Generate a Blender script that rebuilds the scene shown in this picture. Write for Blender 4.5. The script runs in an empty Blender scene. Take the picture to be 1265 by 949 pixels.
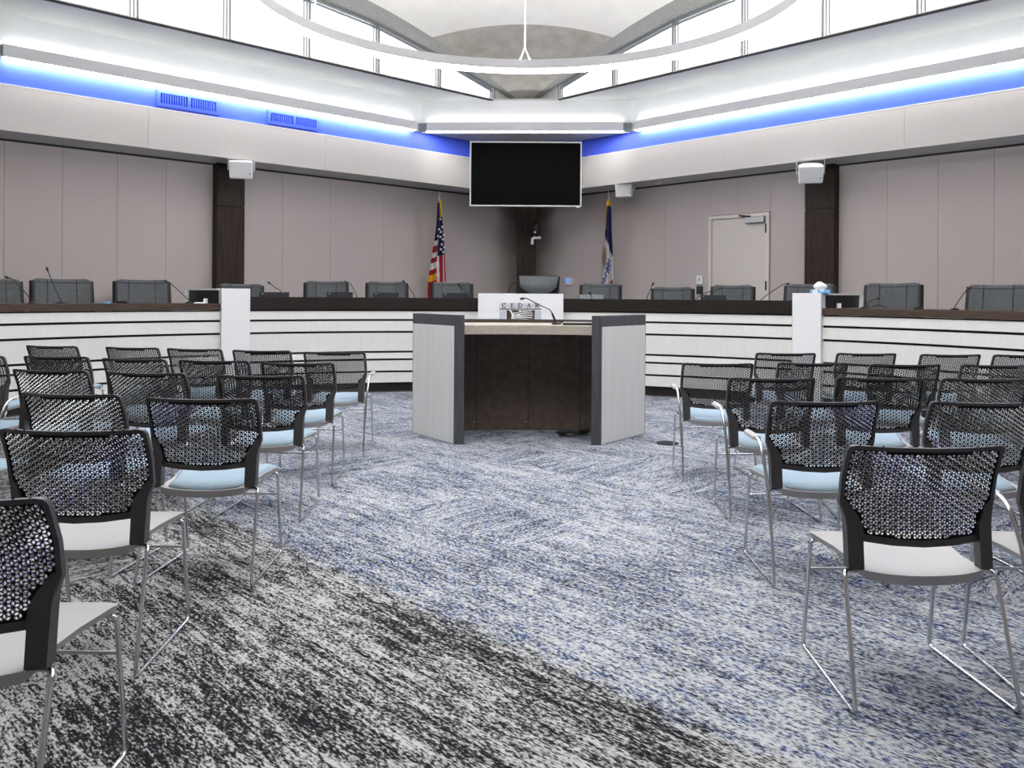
import bpy, math, random
from mathutils import Vector, Matrix
random.seed(7)
S = bpy.context.scene
COL = S.collection
PI = math.pi
sin, cos, rad = math.sin, math.cos, math.radians

# ------------------------------------------------------------------ camera
F, CX, CY, ROLL, EYE = 1007.45, 642.18, 365.15, 0.0067, 1.31
cam = bpy.data.cameras.new('camera'); cam_o = bpy.data.objects.new('camera', cam); COL.objects.link(cam_o)
cam.sensor_width = 36; cam.lens = F / 1265 * 36
cam.shift_x = -(CX - 632.5) / 1265; cam.shift_y = (CY - 474.5) / 1265
cam.clip_start = .05; cam.clip_end = 200
cam_o.matrix_world = Matrix.Translation((0, 0, EYE)) @ Matrix.Rotation(PI / 2, 4, 'X') @ Matrix.Rotation(ROLL, 4, 'Z')
S.camera = cam_o

def ray(x, y):                       # survey helper: direction per metre of depth
    u, v = x - CX, y - CY
    return (u * cos(ROLL) + v * sin(ROLL)) / F, (-u * sin(ROLL) + v * cos(ROLL)) / F
def at(x, y, Y):
    m, t = ray(x, y); return Vector((m * Y, Y, EYE - t * Y))
# room frame: corner C, dl runs along the left wall, dr along the right wall
C = Vector((.0915, 15.3225))
AL, AR = PI / 4 - .0253, PI / 4 + .0253
DL = Vector((-cos(AL), -sin(AL))); DR = Vector((cos(AR), -sin(AR)))
def P(a, b, z=0):                    # a: distance from left fascia, b: distance from right fascia
    q = C + DR * a + DL * b
    return Vector((q.x, q.y, z))
def on_left(x, y, a):                # point seen at x,y on the plane at distance a from the left fascia
    m, t = ray(x, y); n = DR
    o = C + DR * a
    Y = n.dot(o) / (n.x * m + n.y)
    return Vector((m * Y, Y, EYE - t * Y))
def on_right(x, y, b):
    m, t = ray(x, y); n = DL
    o = C + DL * b
    Y = n.dot(o) / (n.x * m + n.y)
    return Vector((m * Y, Y, EYE - t * Y))
def lb(p): return (Vector((p.x, p.y)) - C).dot(DL)
def ra(p): return (Vector((p.x, p.y)) - C).dot(DR)
# dais arc
DC = Vector((-.4208, 5.1444)); DRAD = 5.9775
def arc_at(x, y, R):
    m, t = ray(x, y)
    A = m * m + 1; B = -2 * (m * DC.x + DC.y); K = DC.length_squared - R * R
    Y = (-B + math.sqrt(B * B - 4 * A * K)) / (2 * A)
    return Vector((m * Y, Y, EYE - t * Y))
def ang(p): return math.atan2(p.x - DC.x, p.y - DC.y)
def dp(th, R, z=0): return Vector((DC.x + R * sin(th), DC.y + R * cos(th), z))

# ------------------------------------------------------------------ materials
def mat(name, col, rough=.5, metal=0, spec=.5, emit=None, strength=0):
    m = bpy.data.materials.new(name); m.use_nodes = True
    b = m.node_tree.nodes['Principled BSDF']
    b.inputs['Base Color'].default_value = (*col, 1); b.inputs['Roughness'].default_value = rough
    b.inputs['Metallic'].default_value = metal; b.inputs['Specular IOR Level'].default_value = spec
    if emit: b.inputs['Emission Color'].default_value = (*emit, 1); b.inputs['Emission Strength'].default_value = strength
    return m
def N(m, t, **kw):
    n = m.node_tree.nodes.new(t)
    for k, v in kw.items(): setattr(n, k, v)
    return n
def L(m, a, b): m.node_tree.links.new(a, b)
def noisy(name, c1, c2, scale=(20, 20, 20), rough=.5, metal=0, bump=0, detail=4, nscale=1, spec=.5, lo=.3, hi=.7):
    """two-tone procedural noise stretched by scale, optional bump"""
    m = mat(name, c1, rough, metal, spec); b = m.node_tree.nodes['Principled BSDF']
    tc = N(m, 'ShaderNodeTexCoord'); mp = N(m, 'ShaderNodeMapping'); mp.inputs['Scale'].default_value = scale
    nz = N(m, 'ShaderNodeTexNoise'); nz.inputs['Scale'].default_value = nscale; nz.inputs['Detail'].default_value = detail
    cr = N(m, 'ShaderNodeValToRGB'); e = cr.color_ramp.elements
    e[0].position = lo; e[1].position = hi; e[0].color = (*c1, 1); e[1].color = (*c2, 1)
    L(m, tc.outputs['Object'], mp.inputs['Vector']); L(m, mp.outputs[0], nz.inputs['Vector'])
    L(m, nz.outputs['Fac'], cr.inputs['Fac']); L(m, cr.outputs[0], b.inputs['Base Color'])
    if bump:
        bp = N(m, 'ShaderNodeBump'); bp.inputs['Strength'].default_value = bump; bp.inputs['Distance'].default_value = .004
        L(m, nz.outputs['Fac'], bp.inputs['Height']); L(m, bp.outputs[0], b.inputs['Normal'])
    return m

M = {}
M['wall'] = noisy('fabric wall panel', (.455, .405, .395), (.525, .475, .465), (90, 90, 260), .95, bump=.15, spec=.15)
M['fascia'] = noisy('pale fabric panel', (.56, .53, .515), (.64, .61, .595), (70, 70, 200), .95, bump=.1, spec=.15)
M['white'] = noisy('white paint', (.80, .81, .81), (.84, .85, .85), (3, 3, 3), .6)
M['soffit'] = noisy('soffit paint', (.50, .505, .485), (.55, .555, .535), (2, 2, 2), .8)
M['blue'] = noisy('blue paint', (.05, .11, .78), (.055, .12, .82), (3, 3, 3), .45)
M['blueshade'] = mat('blue with grille shade', (.01, .04, .28), .6)  # shade between the vent louvres put into a darker copy of the blue
M['greymetal'] = mat('grey painted metal', (.50, .52, .535), .5)
M['black'] = mat('black gap', (.008, .008, .008), .8)
M['darkwood'] = noisy('dark walnut', (.018, .012, .0095), (.042, .028, .022), (30, 30, 3), .55, detail=6, spec=.2)
M['wingwood'] = noisy('brown walnut edge', (.05, .033, .025), (.085, .058, .045), (6, 6, 60), .5, detail=6, spec=.2)
M['ledgewood'] = noisy('almost black walnut edge', (.010, .008, .007), (.024, .018, .015), (6, 6, 60), .5, detail=6, spec=.2)
M['slat'] = noisy('white laminate', (.66, .66, .645), (.70, .70, .685), (40, 40, 3), .45)
M['pillar'] = mat('white pillar laminate', (.78, .79, .80), .4)
M['concrete'] = noisy('bare concrete', (.37, .345, .30), (.50, .47, .42), (5, 5, 5), .9, bump=.2, detail=8)
M['rib'] = noisy('speckled rib concrete', (.26, .26, .25), (.44, .44, .42), (45, 45, 45), .95, bump=.3, detail=4)
M['plaster'] = noisy('cream plaster', (.80, .785, .745), (.85, .835, .795), (4, 4, 4), .9)
M['alu'] = mat('aluminium', (.26, .27, .285), .4, .3)
M['fixture'] = noisy('light fixture housing', (.74, .75, .76), (.78, .79, .80), (2, 2, 2), .5)
M['ringmetal'] = noisy('ring housing', (.50, .50, .52), (.54, .54, .56), (2, 2, 2), .5)
M['joint'] = mat('grey fixture joint', (.20, .23, .25), .5)
M['lens'] = mat('lit diffuser', (.9, .9, .9), .5, emit=(1, .985, .96), strength=5)
M['lensdown'] = mat('lit lower diffuser', (.9, .9, .9), .5, emit=(1, .985, .96), strength=18)
M['uplens'] = mat('lit upper diffuser', (.9, .9, .9), .5, emit=(.96, .985, 1), strength=4.5)
M['ringfill'] = mat('added ring fill glow', (.9, .9, .9), .5, emit=(1, .99, .97), strength=66)  # fill glow added on the ring top to brighten the vault
M['ringlens'] = mat('lit ring diffuser', (.9, .9, .9), .5, emit=(1, 1, 1), strength=22)
M['chrome'] = mat('chrome rod', (.62, .63, .65), .16, 1)
M['mesh'] = mat('black mesh plastic', (.006, .006, .006), .6, spec=.12)
M['meshrim'] = mat('polished hole rim', (.012, .012, .012), .14, spec=1.0); M['meshrim'].node_tree.nodes['Principled BSDF'].inputs['IOR'].default_value = 1.7
M['backframe'] = mat('charcoal back frame plastic', (.05, .048, .05), .38, spec=.4)
M['seat'] = noisy('light grey plastic', (.365, .36, .36), (.38, .375, .375), (8, 8, 8), .42)
M['pad'] = noisy('pale blue upholstery', (.245, .34, .425), (.275, .37, .455), (300, 300, 300), .75, bump=.1)
M['leather'] = noisy('grey black leather', (.060, .068, .076), (.085, .095, .105), (25, 25, 25), .42, bump=.08)
M['leatherdark'] = mat('black chair edge', (.008, .008, .009), .45)
M['leatherblack'] = noisy('black leather', (.035, .04, .045), (.05, .056, .062), (25, 25, 25), .34)
M['plasticblack'] = mat('black plastic', (.012, .012, .013), .4)
M['darkscreen'] = mat('dark laptop lid', (.045, .05, .06), .4)
M['paleLid'] = mat('pale laptop lid', (.35, .38, .40), .4)
M['tvscreen'] = mat('black glass screen', (.0015, .0015, .0015), .3, spec=.03)
M['silver'] = mat('silver trim', (.48, .49, .50), .4, .6)
M['speaker'] = noisy('white speaker shell', (.74, .75, .77), (.78, .79, .81), (5, 5, 5), .45)
M['grille'] = noisy('white perforated grille', (.58, .60, .62), (.68, .70, .72), (300, 300, 300), .6)
M['door'] = mat('taupe door paint', (.62, .575, .54), .5)
M['doorframe'] = mat('taupe door frame paint', (.66, .615, .58), .5)
M['charcoal'] = noisy('charcoal laminate', (.045, .048, .056), (.075, .079, .09), (30, 30, 3), .5)
M['inlay'] = noisy('pale grey laminate', (.60, .61, .59), (.66, .67, .65), (25, 25, 1.5), .5)
M['desk'] = noisy('taupe stone laminate', (.36, .315, .265), (.46, .41, .35), (30, 30, 60), .45, detail=6)
M['suede'] = noisy('brown suede laminate', (.10, .076, .061), (.15, .114, .092), (14, 14, 14), .85, detail=8)
M['brownrail'] = mat('dark brown rail', (.045, .032, .026), .5)
M['tissue'] = mat('white tissue', (.86, .86, .86), .9)
M['boxblue'] = mat('sky blue cardboard', (.16, .48, .85), .6)
M['paper'] = mat('white card', (.82, .83, .84), .6)
M['logogrey'] = mat('pale lilac grey print', (.52, .53, .59), .5)
M['logoband'] = mat('light grey print', (.62, .63, .68), .5)
M['logobrown'] = mat('dark brown print', (.045, .03, .024), .5)
M['ink'] = mat('black ink', (.012, .012, .012), .5)
M['logowhite'] = mat('white print', (.82, .82, .82), .5)
M['navy'] = mat('navy cloth', (.012, .014, .085), .8)
M['red'] = mat('red cloth', (.36, .012, .022), .8)
M['clothwhite'] = mat('white cloth', (.72, .70, .70), .8)
M['gold'] = mat('gold fringe', (.75, .45, .02), .6)
M['eagle'] = mat('brown eagle print', (.16, .10, .055), .8)
M['script'] = mat('blue script print', (.05, .05, .25), .8)
M['led'] = mat('blue lit display', (.05, .15, .4), .3, emit=(.1, .3, .8), strength=.5)
M['floorbox'] = mat('dark grey floor cover', (.022, .022, .024), .7, spec=.15)

def glass():
    m = bpy.data.materials.new('window glass'); m.use_nodes = True; nt = m.node_tree; nt.nodes.clear()
    o = N(m, 'ShaderNodeOutputMaterial'); mx = N(m, 'ShaderNodeMixShader'); t = N(m, 'ShaderNodeBsdfTransparent'); g = N(m, 'ShaderNodeBsdfGlossy')
    t.inputs[0].default_value = (.96, .97, .97, 1); g.inputs['Roughness'].default_value = .02; mx.inputs[0].default_value = .05
    L(m, t.outputs[0], mx.inputs[1]); L(m, g.outputs[0], mx.inputs[2]); L(m, mx.outputs[0], o.inputs[0])
    return m
M['glass'] = glass()

def carpet():
    m = mat('carpet', (.4, .4, .4), 1, spec=.05); b = m.node_tree.nodes['Principled BSDF']
    tc = N(m, 'ShaderNodeTexCoord'); sep = N(m, 'ShaderNodeSeparateXYZ'); L(m, tc.outputs['Object'], sep.inputs[0])
    def ma(op, a, c=None, clamp=False):
        n = N(m, 'ShaderNodeMath', operation=op); n.use_clamp = clamp
        for i, v in enumerate((a, c)):
            if v is None: continue
            if isinstance(v, (int, float)): n.inputs[i].default_value = v
            else: L(m, v, n.inputs[i])
        return n.outputs[0]
    X, Y = sep.outputs[0], sep.outputs[1]
    p = ma('MULTIPLY', ma('ADD', X, Y), .7071); q = ma('MULTIPLY', ma('SUBTRACT', X, Y), .7071)
    # half-metre carpet tiles, some laid with a quarter turn
    ip = ma('FLOOR', ma('DIVIDE', p, .5)); iq = ma('FLOOR', ma('DIVIDE', q, 1.0))
    cv = N(m, 'ShaderNodeCombineXYZ'); L(m, ip, cv.inputs[0]); L(m, iq, cv.inputs[1])
    wn = N(m, 'ShaderNodeTexWhiteNoise', noise_dimensions='3D'); L(m, cv.outputs[0], wn.inputs['Vector'])
    turn = ma('GREATER_THAN', wn.outputs['Value'], .84)
    def mixf(f, a, c):
        n = N(m, 'ShaderNodeMix', data_type='FLOAT'); L(m, f, n.inputs[0]); L(m, a, n.inputs[2]); L(m, c, n.inputs[3]); return n.outputs[0]
    ac = mixf(turn, p, q); al = mixf(turn, q, p)
    def streak(sa, sl, detail=2, off=0.0, rough=.5):
        v = N(m, 'ShaderNodeCombineXYZ'); L(m, ma('MULTIPLY', ac, sa), v.inputs[0]); L(m, ma('MULTIPLY', al, sl), v.inputs[1]); v.inputs[2].default_value = off
        n = N(m, 'ShaderNodeTexNoise'); n.inputs['Scale'].default_value = 1; n.inputs['Detail'].default_value = detail; n.inputs['Roughness'].default_value = rough
        L(m, v.outputs[0], n.inputs['Vector']); return n.outputs['Fac']
    broad = streak(14, 1.5, 2, 1.3); line = streak(62, 7, 2, 5.1); fine = streak(150, 52, 2, 9.7, .6); patch = streak(2.2, 1.3, 1, 3.3)
    def wsum(*ws):
        o = None
        for f, w in zip((broad, line, fine, patch), ws):
            t = ma('MULTIPLY', ma('SUBTRACT', f, .5), w); o = t if o is None else ma('ADD', o, t)
        return o
    tone = wsum(.95, 1.5, 2.5, .6); toneb = wsum(.65, 1.15, 2.6, .5)
    # grey zone left of the diagonal seam, blue zone right of it
    bn = N(m, 'ShaderNodeTexNoise'); bn.inputs['Scale'].default_value = 9; L(m, tc.outputs['Object'], bn.inputs['Vector'])
    zone = ma('ADD', ma('SUBTRACT', ma('ADD', X, Y), 3.03), ma('MULTIPLY', ma('SUBTRACT', bn.outputs['Fac'], .5), .30))
    zone = ma('MULTIPLY', ma('ADD', zone, .05), 10, True)
    def ramp(f, stops):
        r = N(m, 'ShaderNodeValToRGB'); e = r.color_ramp.elements
        while len(e) < len(stops): e.new(.5)
        for x, (pos, c) in zip(e, stops): x.position = pos; x.color = (*c, 1)
        L(m, f, r.inputs[0]); return r.outputs[0]
    def mixc(f, a, c):
        n = N(m, 'ShaderNodeMix', data_type='RGBA'); L(m, f, n.inputs[0]); L(m, a, n.inputs[6]); L(m, c, n.inputs[7]); return n.outputs[2]
    tg = ma('ADD', tone, .51); tb = ma('ADD', ma('MULTIPLY', toneb, 1.05), .545)
    grey = ramp(tg, [(.16, (.012, .012, .014)), (.42, (.05, .05, .054)), (.60, (.23, .232, .238)), (.90, (.43, .43, .435))])
    bluebase = ramp(tb, [(.10, (.022, .025, .034)), (.36, (.095, .105, .13)), (.58, (.27, .285, .315)), (.92, (.45, .457, .47))])
    bl = ramp(tb, [(.10, (.014, .026, .07)), (.38, (.052, .09, .215)), (.60, (.22, .26, .335)), (.92, (.43, .45, .48))])
    bf = N(m, 'ShaderNodeTexNoise'); bf.inputs['Scale'].default_value = 1; bf.inputs['Detail'].default_value = 3
    v = N(m, 'ShaderNodeCombineXYZ'); L(m, ma('MULTIPLY', ac, 45), v.inputs[0]); L(m, ma('MULTIPLY', al, 12), v.inputs[1]); v.inputs[2].default_value = 21
    L(m, v.outputs[0], bf.inputs['Vector'])
    bfac = ma('MULTIPLY', ma('SUBTRACT', bf.outputs['Fac'], .45), 5, True)
    colr = mixc(zone, grey, mixc(bfac, bluebase, bl))
    L(m, colr, b.inputs['Base Color'])
    bp = N(m, 'ShaderNodeBump'); bp.inputs['Strength'].default_value = .5; bp.inputs['Distance'].default_value = .004
    L(m, fine, bp.inputs['Height']); L(m, bp.outputs[0], b.inputs['Normal'])
    return m
M['carpet'] = carpet()

# ------------------------------------------------------------------ mesh builder
class MB:
    def __init__(s): s.v = []; s.f = []; s.m = []
    def add(s, vs, fs, mi=0):
        o = len(s.v); s.v += [Vector(x) for x in vs]; s.f += [tuple(i + o for i in f) for f in fs]; s.m += [mi] * len(fs); return s
    def box(s, c, d, rz=0, mi=0, rx=0):
        R = Matrix.Rotation(rz, 3, 'Z') @ Matrix.Rotation(rx, 3, 'X'); c = Vector(c)
        vs = [c + R @ Vector((x * d[0] / 2, y * d[1] / 2, z * d[2] / 2)) for z in (-1, 1) for y in (-1, 1) for x in (-1, 1)]
        return s.add(vs, [(0, 2, 3, 1), (4, 5, 7, 6), (0, 1, 5, 4), (2, 6, 7, 3), (0, 4, 6, 2), (1, 3, 7, 5)], mi)
    def hexa(s, lo, hi, mi=0):         # two matching rings of points -> closed prism
        n = len(lo)
        fs = [tuple(range(n))[::-1], tuple(range(n, 2 * n))] + [(i, (i + 1) % n, n + (i + 1) % n, n + i) for i in range(n)]
        return s.add(list(lo) + list(hi), fs, mi)
    def prism(s, poly, z0, z1, mi=0):
        return s.hexa([(p[0], p[1], z0) for p in poly], [(p[0], p[1], z1) for p in poly], mi)
    def slab(s, p0, p1, z0, z1, t, mi=0):   # vertical board from p0 to p1 (xy), thickness t to the left of p0->p1
        p0 = Vector((p0[0], p0[1])); p1 = Vector((p1[0], p1[1])); d = (p1 - p0).normalized(); n = Vector((-d.y, d.x)) * t
        return s.prism([p0, p1, p1 + n, p0 + n], z0, z1, mi)
    def arc(s, th0, th1, R0, R1, z0, z1, n=24, mi=0):
        r = []
        for i in range(n + 1):
            t = th0 + (th1 - th0) * i / n
            r.append([dp(t, R0, z0), dp(t, R1, z0), dp(t, R1, z1), dp(t, R0, z1)])
        vs = [p for k in r for p in k]; fs = []
        for i in range(n):
            a = 4 * i; b = a + 4
            for j in range(4): fs.append((a + j, a + (j + 1) % 4, b + (j + 1) % 4, b + j))
        fs += [(3, 2, 1, 0), (4 * n, 4 * n + 1, 4 * n + 2, 4 * n + 3)]
        return s.add(vs, fs, mi)
    def tube(s, pts, r, n=8, mi=0, closed=False, smoothpts=0):
        pts = [Vector(p) for p in pts]
        if smoothpts: pts = catmull(pts, smoothpts)
        k = len(pts); rs = r if isinstance(r, (list, tuple)) else [r] * k
        vs = []; up = None
        for i, p in enumerate(pts):
            a = pts[i - 1] if i or closed else p; b = pts[(i + 1) % k] if i < k - 1 or closed else p
            t = (b - a).normalized()
            if up is None:
                up = t.orthogonal().normalized()
            up = (up - t * up.dot(t)).normalized(); w = t.cross(up)
            vs += [p + (up * cos(2 * PI * j / n) + w * sin(2 * PI * j / n)) * rs[i] for j in range(n)]
        fs = []
        for i in range(k if closed else k - 1):
            a = i * n; b = ((i + 1) % k) * n
            fs += [(a + j, a + (j + 1) % n, b + (j + 1) % n, b + j) for j in range(n)]
        if not closed: fs += [tuple(range(n))[::-1], tuple(range((k - 1) * n, k * n))]
        return s.add(vs, fs, mi)
    def lathe(s, prof, c=(0, 0, 0), n=20, mi=0):
        c = Vector(c); vs = [c + Vector((r * cos(2 * PI * j / n), r * sin(2 * PI * j / n), z)) for r, z in prof for j in range(n)]
        fs = [(i * n + j, i * n + (j + 1) % n, (i + 1) * n + (j + 1) % n, (i + 1) * n + j) for i in range(len(prof) - 1) for j in range(n)]
        fs += [tuple(range(n))[::-1], tuple(range((len(prof) - 1) * n, len(prof) * n))]
        return s.add(vs, fs, mi)
    def grid(s, fn, nu, nv, mi=0, th=None):
        """surface fn(u,v); th(u,v) returns the opposite side for a closed solid"""
        vs = [fn(i / nu, j / nv) for j in range(nv + 1) for i in range(nu + 1)]
        w = nu + 1; fs = [(j * w + i, j * w + i + 1, (j + 1) * w + i + 1, (j + 1) * w + i) for j in range(nv) for i in range(nu)]
        if th:
            o = len(vs); vs += [th(i / nu, j / nv) for j in range(nv + 1) for i in range(nu + 1)]
            fs += [tuple(o + k for k in f)[::-1] for f in list(fs)]
            ring = [i for i in range(nu + 1)] + [j * w + nu for j in range(1, nv + 1)] + [nv * w + i for i in range(nu - 1, -1, -1)] + [j * w for j in range(nv - 1, 0, -1)]
            fs += [(ring[k], o + ring[k], o + ring[(k + 1) % len(ring)], ring[(k + 1) % len(ring)]) for k in range(len(ring))]
        return s.add(vs, fs, mi)
    def build(s, name, mats, parent=None, origin=None, smooth=None, bevel=0, fix=True):
        if not isinstance(mats, (list, tuple)): mats = [mats]
        if origin is None: origin = world_loc(parent) if parent else Vector((0, 0, 0))
        origin = Vector(origin)
        me = bpy.data.meshes.new(name)
        me.from_pydata([tuple(v - origin) for v in s.v], [], s.f)
        for m in mats: me.materials.append(M[m] if isinstance(m, str) else m)
        me.polygons.foreach_set('material_index', s.m)
        if fix:
            import bmesh
            bm = bmesh.new(); bm.from_mesh(me); bmesh.ops.recalc_face_normals(bm, faces=bm.faces); bm.to_mesh(me); bm.free()
        if smooth is not None:
            me.polygons.foreach_set('use_smooth', [True] * len(me.polygons)); me.set_sharp_from_angle(angle=rad(smooth))
        o = bpy.data.objects.new(name, me); COL.objects.link(o)
        if parent: o.parent = parent; o.location = origin - world_loc(parent)
        else: o.location = origin
        if bevel:
            bv = o.modifiers.new('bevel', 'BEVEL'); bv.width = bevel; bv.segments = 2; bv.limit_method = 'ANGLE'; bv.angle_limit = rad(40)
        return o
def world_loc(o):
    l = Vector((0, 0, 0))
    while o: l += Vector(o.location); o = o.parent
    return l
def catmull(pts, k):
    out = []; n = len(pts)
    for i in range(n - 1):
        p0, p1, p2, p3 = pts[max(i - 1, 0)], pts[i], pts[i + 1], pts[min(i + 2, n - 1)]
        for j in range(k):
            t = j / k
            out.append(.5 * ((2 * p1) + (p2 - p0) * t + (2 * p0 - 5 * p1 + 4 * p2 - p3) * t * t + (3 * p1 - p0 - 3 * p2 + p3) * t ** 3))
    out.append(pts[-1]); return out
def rounded(pts, r, k=4):
    """polyline with rounded corners"""
    pts = [Vector(p) for p in pts]; out = [pts[0]]
    for a, b, c in zip(pts, pts[1:], pts[2:]):
        u = (a - b); w = (c - b); d = min(r, u.length * .45, w.length * .45)
        s0 = b + u.normalized() * d; s1 = b + w.normalized() * d
        for j in range(k + 1):
            t = j / k; out.append(s0 * (1 - t) ** 2 + b * 2 * t * (1 - t) + s1 * t * t)
    out.append(pts[-1]); return out
def tag(o, label, cat, group=None):
    o['label'] = label; o['category'] = cat
    if group: o['group'] = group
    return o
def thing(name, label, cat, loc=(0, 0, 0), rz=0, group=None):
    o = bpy.data.objects.new(name, None); COL.objects.link(o); o.location = loc; o.rotation_euler = (0, 0, rz); o.empty_display_size = .1
    return tag(o, label, cat, group)
def struct(o): o['kind'] = 'structure'; return o
def copy_tree(o, parent=None):
    c = o.copy(); COL.objects.link(c)
    if parent: c.parent = parent
    for ch in list(o.children): copy_tree(ch, c)
    return c

# ------------------------------------------------------------------ room shell
ZB, ZT = 3.197, 3.738          # fascia
ZS, ZC = 4.02, 4.56            # upper white wall
W = -.65                       # wall recess behind the fascia
LEN = 15.5
struct(MB().prism([P(-3, -3), P(18, -3), P(18, 18), P(-3, 18)], -.2, 0).build('floor', 'carpet'))

def wall_pt(side, s, d, z=0): return P(d, s, z) if side == 'l' else P(s, d, z)
def wslab(mb, side, s0, s1, d0, d1, z0, z1, mi=0):
    q = [wall_pt(side, s0, d0), wall_pt(side, s1, d0), wall_pt(side, s1, d1), wall_pt(side, s0, d1)]
    return mb.prism(q, z0, z1, mi)
def sof(side, x, y, d):
    p = on_left(x, y, d) if side == 'l' else on_right(x, y, d)
    return (lb(p) if side == 'l' else ra(p)), p.z

# fabric wall panels with narrow seams
seamsL = [W] + [sof('l', x, 250, W)[0] for x in (538, 474, 408, 349, 301)]
seamsL += [sof('l', x, 250, W)[0] for x in (262, 205, 145, 77, 5)]
st = seamsL[-1] - seamsL[-2]
while seamsL[-1] < LEN: seamsL.append(seamsL[-1] + st)
seamsR = [W] + [sof('r', x, 250, W)[0] for x in (720, 770, 822, 877, 912, 952, 993)] + [sof('r', x, 250, W)[0] for x in (1039, 1096, 1159, 1228)]
st = seamsR[-1] - seamsR[-2]
while seamsR[-1] < LEN: seamsR.append(seamsR[-1] + st)
door_s = [sof('r', x, 300, W)[0] for x in (876.3, 951)]; door_top = sof('r', 951, 262, W)[1]
PLAT = .36
for side, seams, nm in (('l', seamsL, 'wall_left'), ('r', seamsR, 'wall_right')):
    mb = MB()
    wslab(mb, side, W - .1, LEN, W - .12, W - .02, 0, 4.6, 1)
    for a, b in zip(seams, seams[1:]):
        if side == 'r' and a < door_s[1] - .1 and b > door_s[0] + .1:
            wslab(mb, side, a + .0018, b - .0018, W - .02, W, door_top + .01, ZB - .02, 0)
            continue
        wslab(mb, side, a + .0018, b - .0018, W - .02, W, PLAT, ZB - .02, 0)
    struct(mb.build(nm, ['wall', 'black']))
# fascia: bulkhead with pale fabric face, grey metal soffit, blue cove above
for side, nm, seams in (('l', 'left', (578, 402, 183)), ('r', 'right', (720, 895, 1117))):
    ss = [0] + [sof(side, x, 180, 0)[0] for x in seams[1:]]
    st = ss[-1] - ss[-2]
    while ss[-1] < LEN: ss.append(ss[-1] + st)
    mb = MB()
    for a, b in zip(ss, ss[1:]): wslab(mb, side, a + .0014, b - .0014, -.03, 0, ZB, ZT)
    wslab(mb, side, 0, LEN, -.03, .002, ZT - .008, ZT + .004, 1)
    wslab(mb, side, -.1, LEN, -.2, -.03, ZB + .02, ZT - .01, 2)
    struct(mb.build('trim_1' if side == 'l' else 'trim_2', ['fascia', 'white', 'black']))
    mb = MB(); wslab(mb, side, -.6, LEN, W + .035, -.004, ZB + .004, ZB + .02)
    struct(mb.build('ceiling_soffit', 'greymetal'))
    mb = MB(); wslab(mb, side, -.0, LEN, -.2, -.022, ZT, ZS + .02)
    struct(mb.build('wall_cove_' + nm, 'blue'))
    # upper white wall
    s0 = sof(side, 521 if side == 'l' else 779, 140, 0)[0]
    mb = MB(); wslab(mb, side, s0, LEN, -.12, 0, ZS + .02, ZC)
    struct(mb.build('wall_upper_' + nm, 'white'))
    # flat soffit below the clerestory
    WO = .86
    mb = MB(); mb.prism([wall_pt(side, 0, 0), wall_pt(side, LEN, 0), wall_pt(side, LEN, WO), wall_pt(side, 0, WO)], ZC, ZC + .03)
    struct(mb.build('ceiling_ledge', 'soffit'))
# chamfered wall across the corner
sl = sof('l', 521, 140, 0)[0]; sr = sof('r', 779, 140, 0)[0]
cl, cr_ = P(0, sl), P(sr, 0)
cn = Vector((-(cr_ - cl).y, (cr_ - cl).x, 0)).normalized()      # away from camera
struct(MB().prism([cl, cr_, cr_ + cn * .1, cl + cn * .1], ZS, ZC + .0).build('wall_chamfer', 'white'))
struct(MB().prism([cl + cn * .02, cr_ + cn * .02, P(-.01, -.01)], ZS + .01, ZS + .04).build('ceiling_chamfer', 'greymetal'))
struct(MB().prism([cl, cr_, cr_ + cn * 3, cl + cn * 3], ZC + .0, ZC + .03).build('ceiling_top', 'soffit'))
# raised platform behind the dais
pp = [dp(rad(-78 + i * 4), DRAD + .12) for i in range(41)]
struct(MB().prism([(p.x, p.y) for p in pp] + [P(LEN, W), P(W, W), P(W, LEN)], 0.001, PLAT).build('floor_platform', 'carpet'))

# rest of the hall behind the camera
Hn = 7.4
mb = MB(); mb.slab(P(LEN, -.7)[:2], P(LEN, LEN)[:2], 0, Hn, -.1); struct(mb.build('wall_back', 'wall'))
mb = MB(); mb.slab(P(-.7, LEN)[:2], P(LEN, LEN)[:2], 0, Hn, .1); struct(mb.build('wall_rear', 'wall'))
# roof over everything, above the shell
struct(MB().prism([P(1.2, 1.2), P(LEN, 1.2), P(LEN, LEN), P(1.2, LEN)], 7.4, 7.5).build('ceiling_roof', 'plaster'))

# dark wood columns on the wall
def column(side, px0, pxm, px1, nm, idx):
    d = W + .16
    if side == 'l': s0, s1 = sof(side, px1, 300, d)[0], sof(side, pxm, 300, d)[0]
    else: s0, s1 = sof(side, px0, 300, d)[0], sof(side, pxm, 300, d)[0]
    mb = MB(); zj = sof(side, (px0 + px1) / 2, 255 if side == 'l' else 258, d)[1]
    wslab(mb, side, s0, s1, W, d, PLAT, zj - .006); wslab(mb, side, s0, s1, W, d, zj + .006, ZB)
    wslab(mb, side, s0 + .01, s1 - .01, W, d - .01, PLAT, ZB - .01, 1)
    o = mb.build('pillar', ['darkwood', 'black']); return struct(o)
column('l', 262, 268, 302, 'left', 1)
column('r', 994, 1030, 1039, 'right', 2)
# column in the corner, facing the hall
k0, k1 = at(638.5, 300, 15.35), at(662, 300, 15.35)
struct(MB().prism([(k0.x, 15.35), (k1.x, 15.35), (k1.x, 16.1), (k0.x, 16.1)], PLAT, ZB).build('pillar', 'darkwood'))

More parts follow.
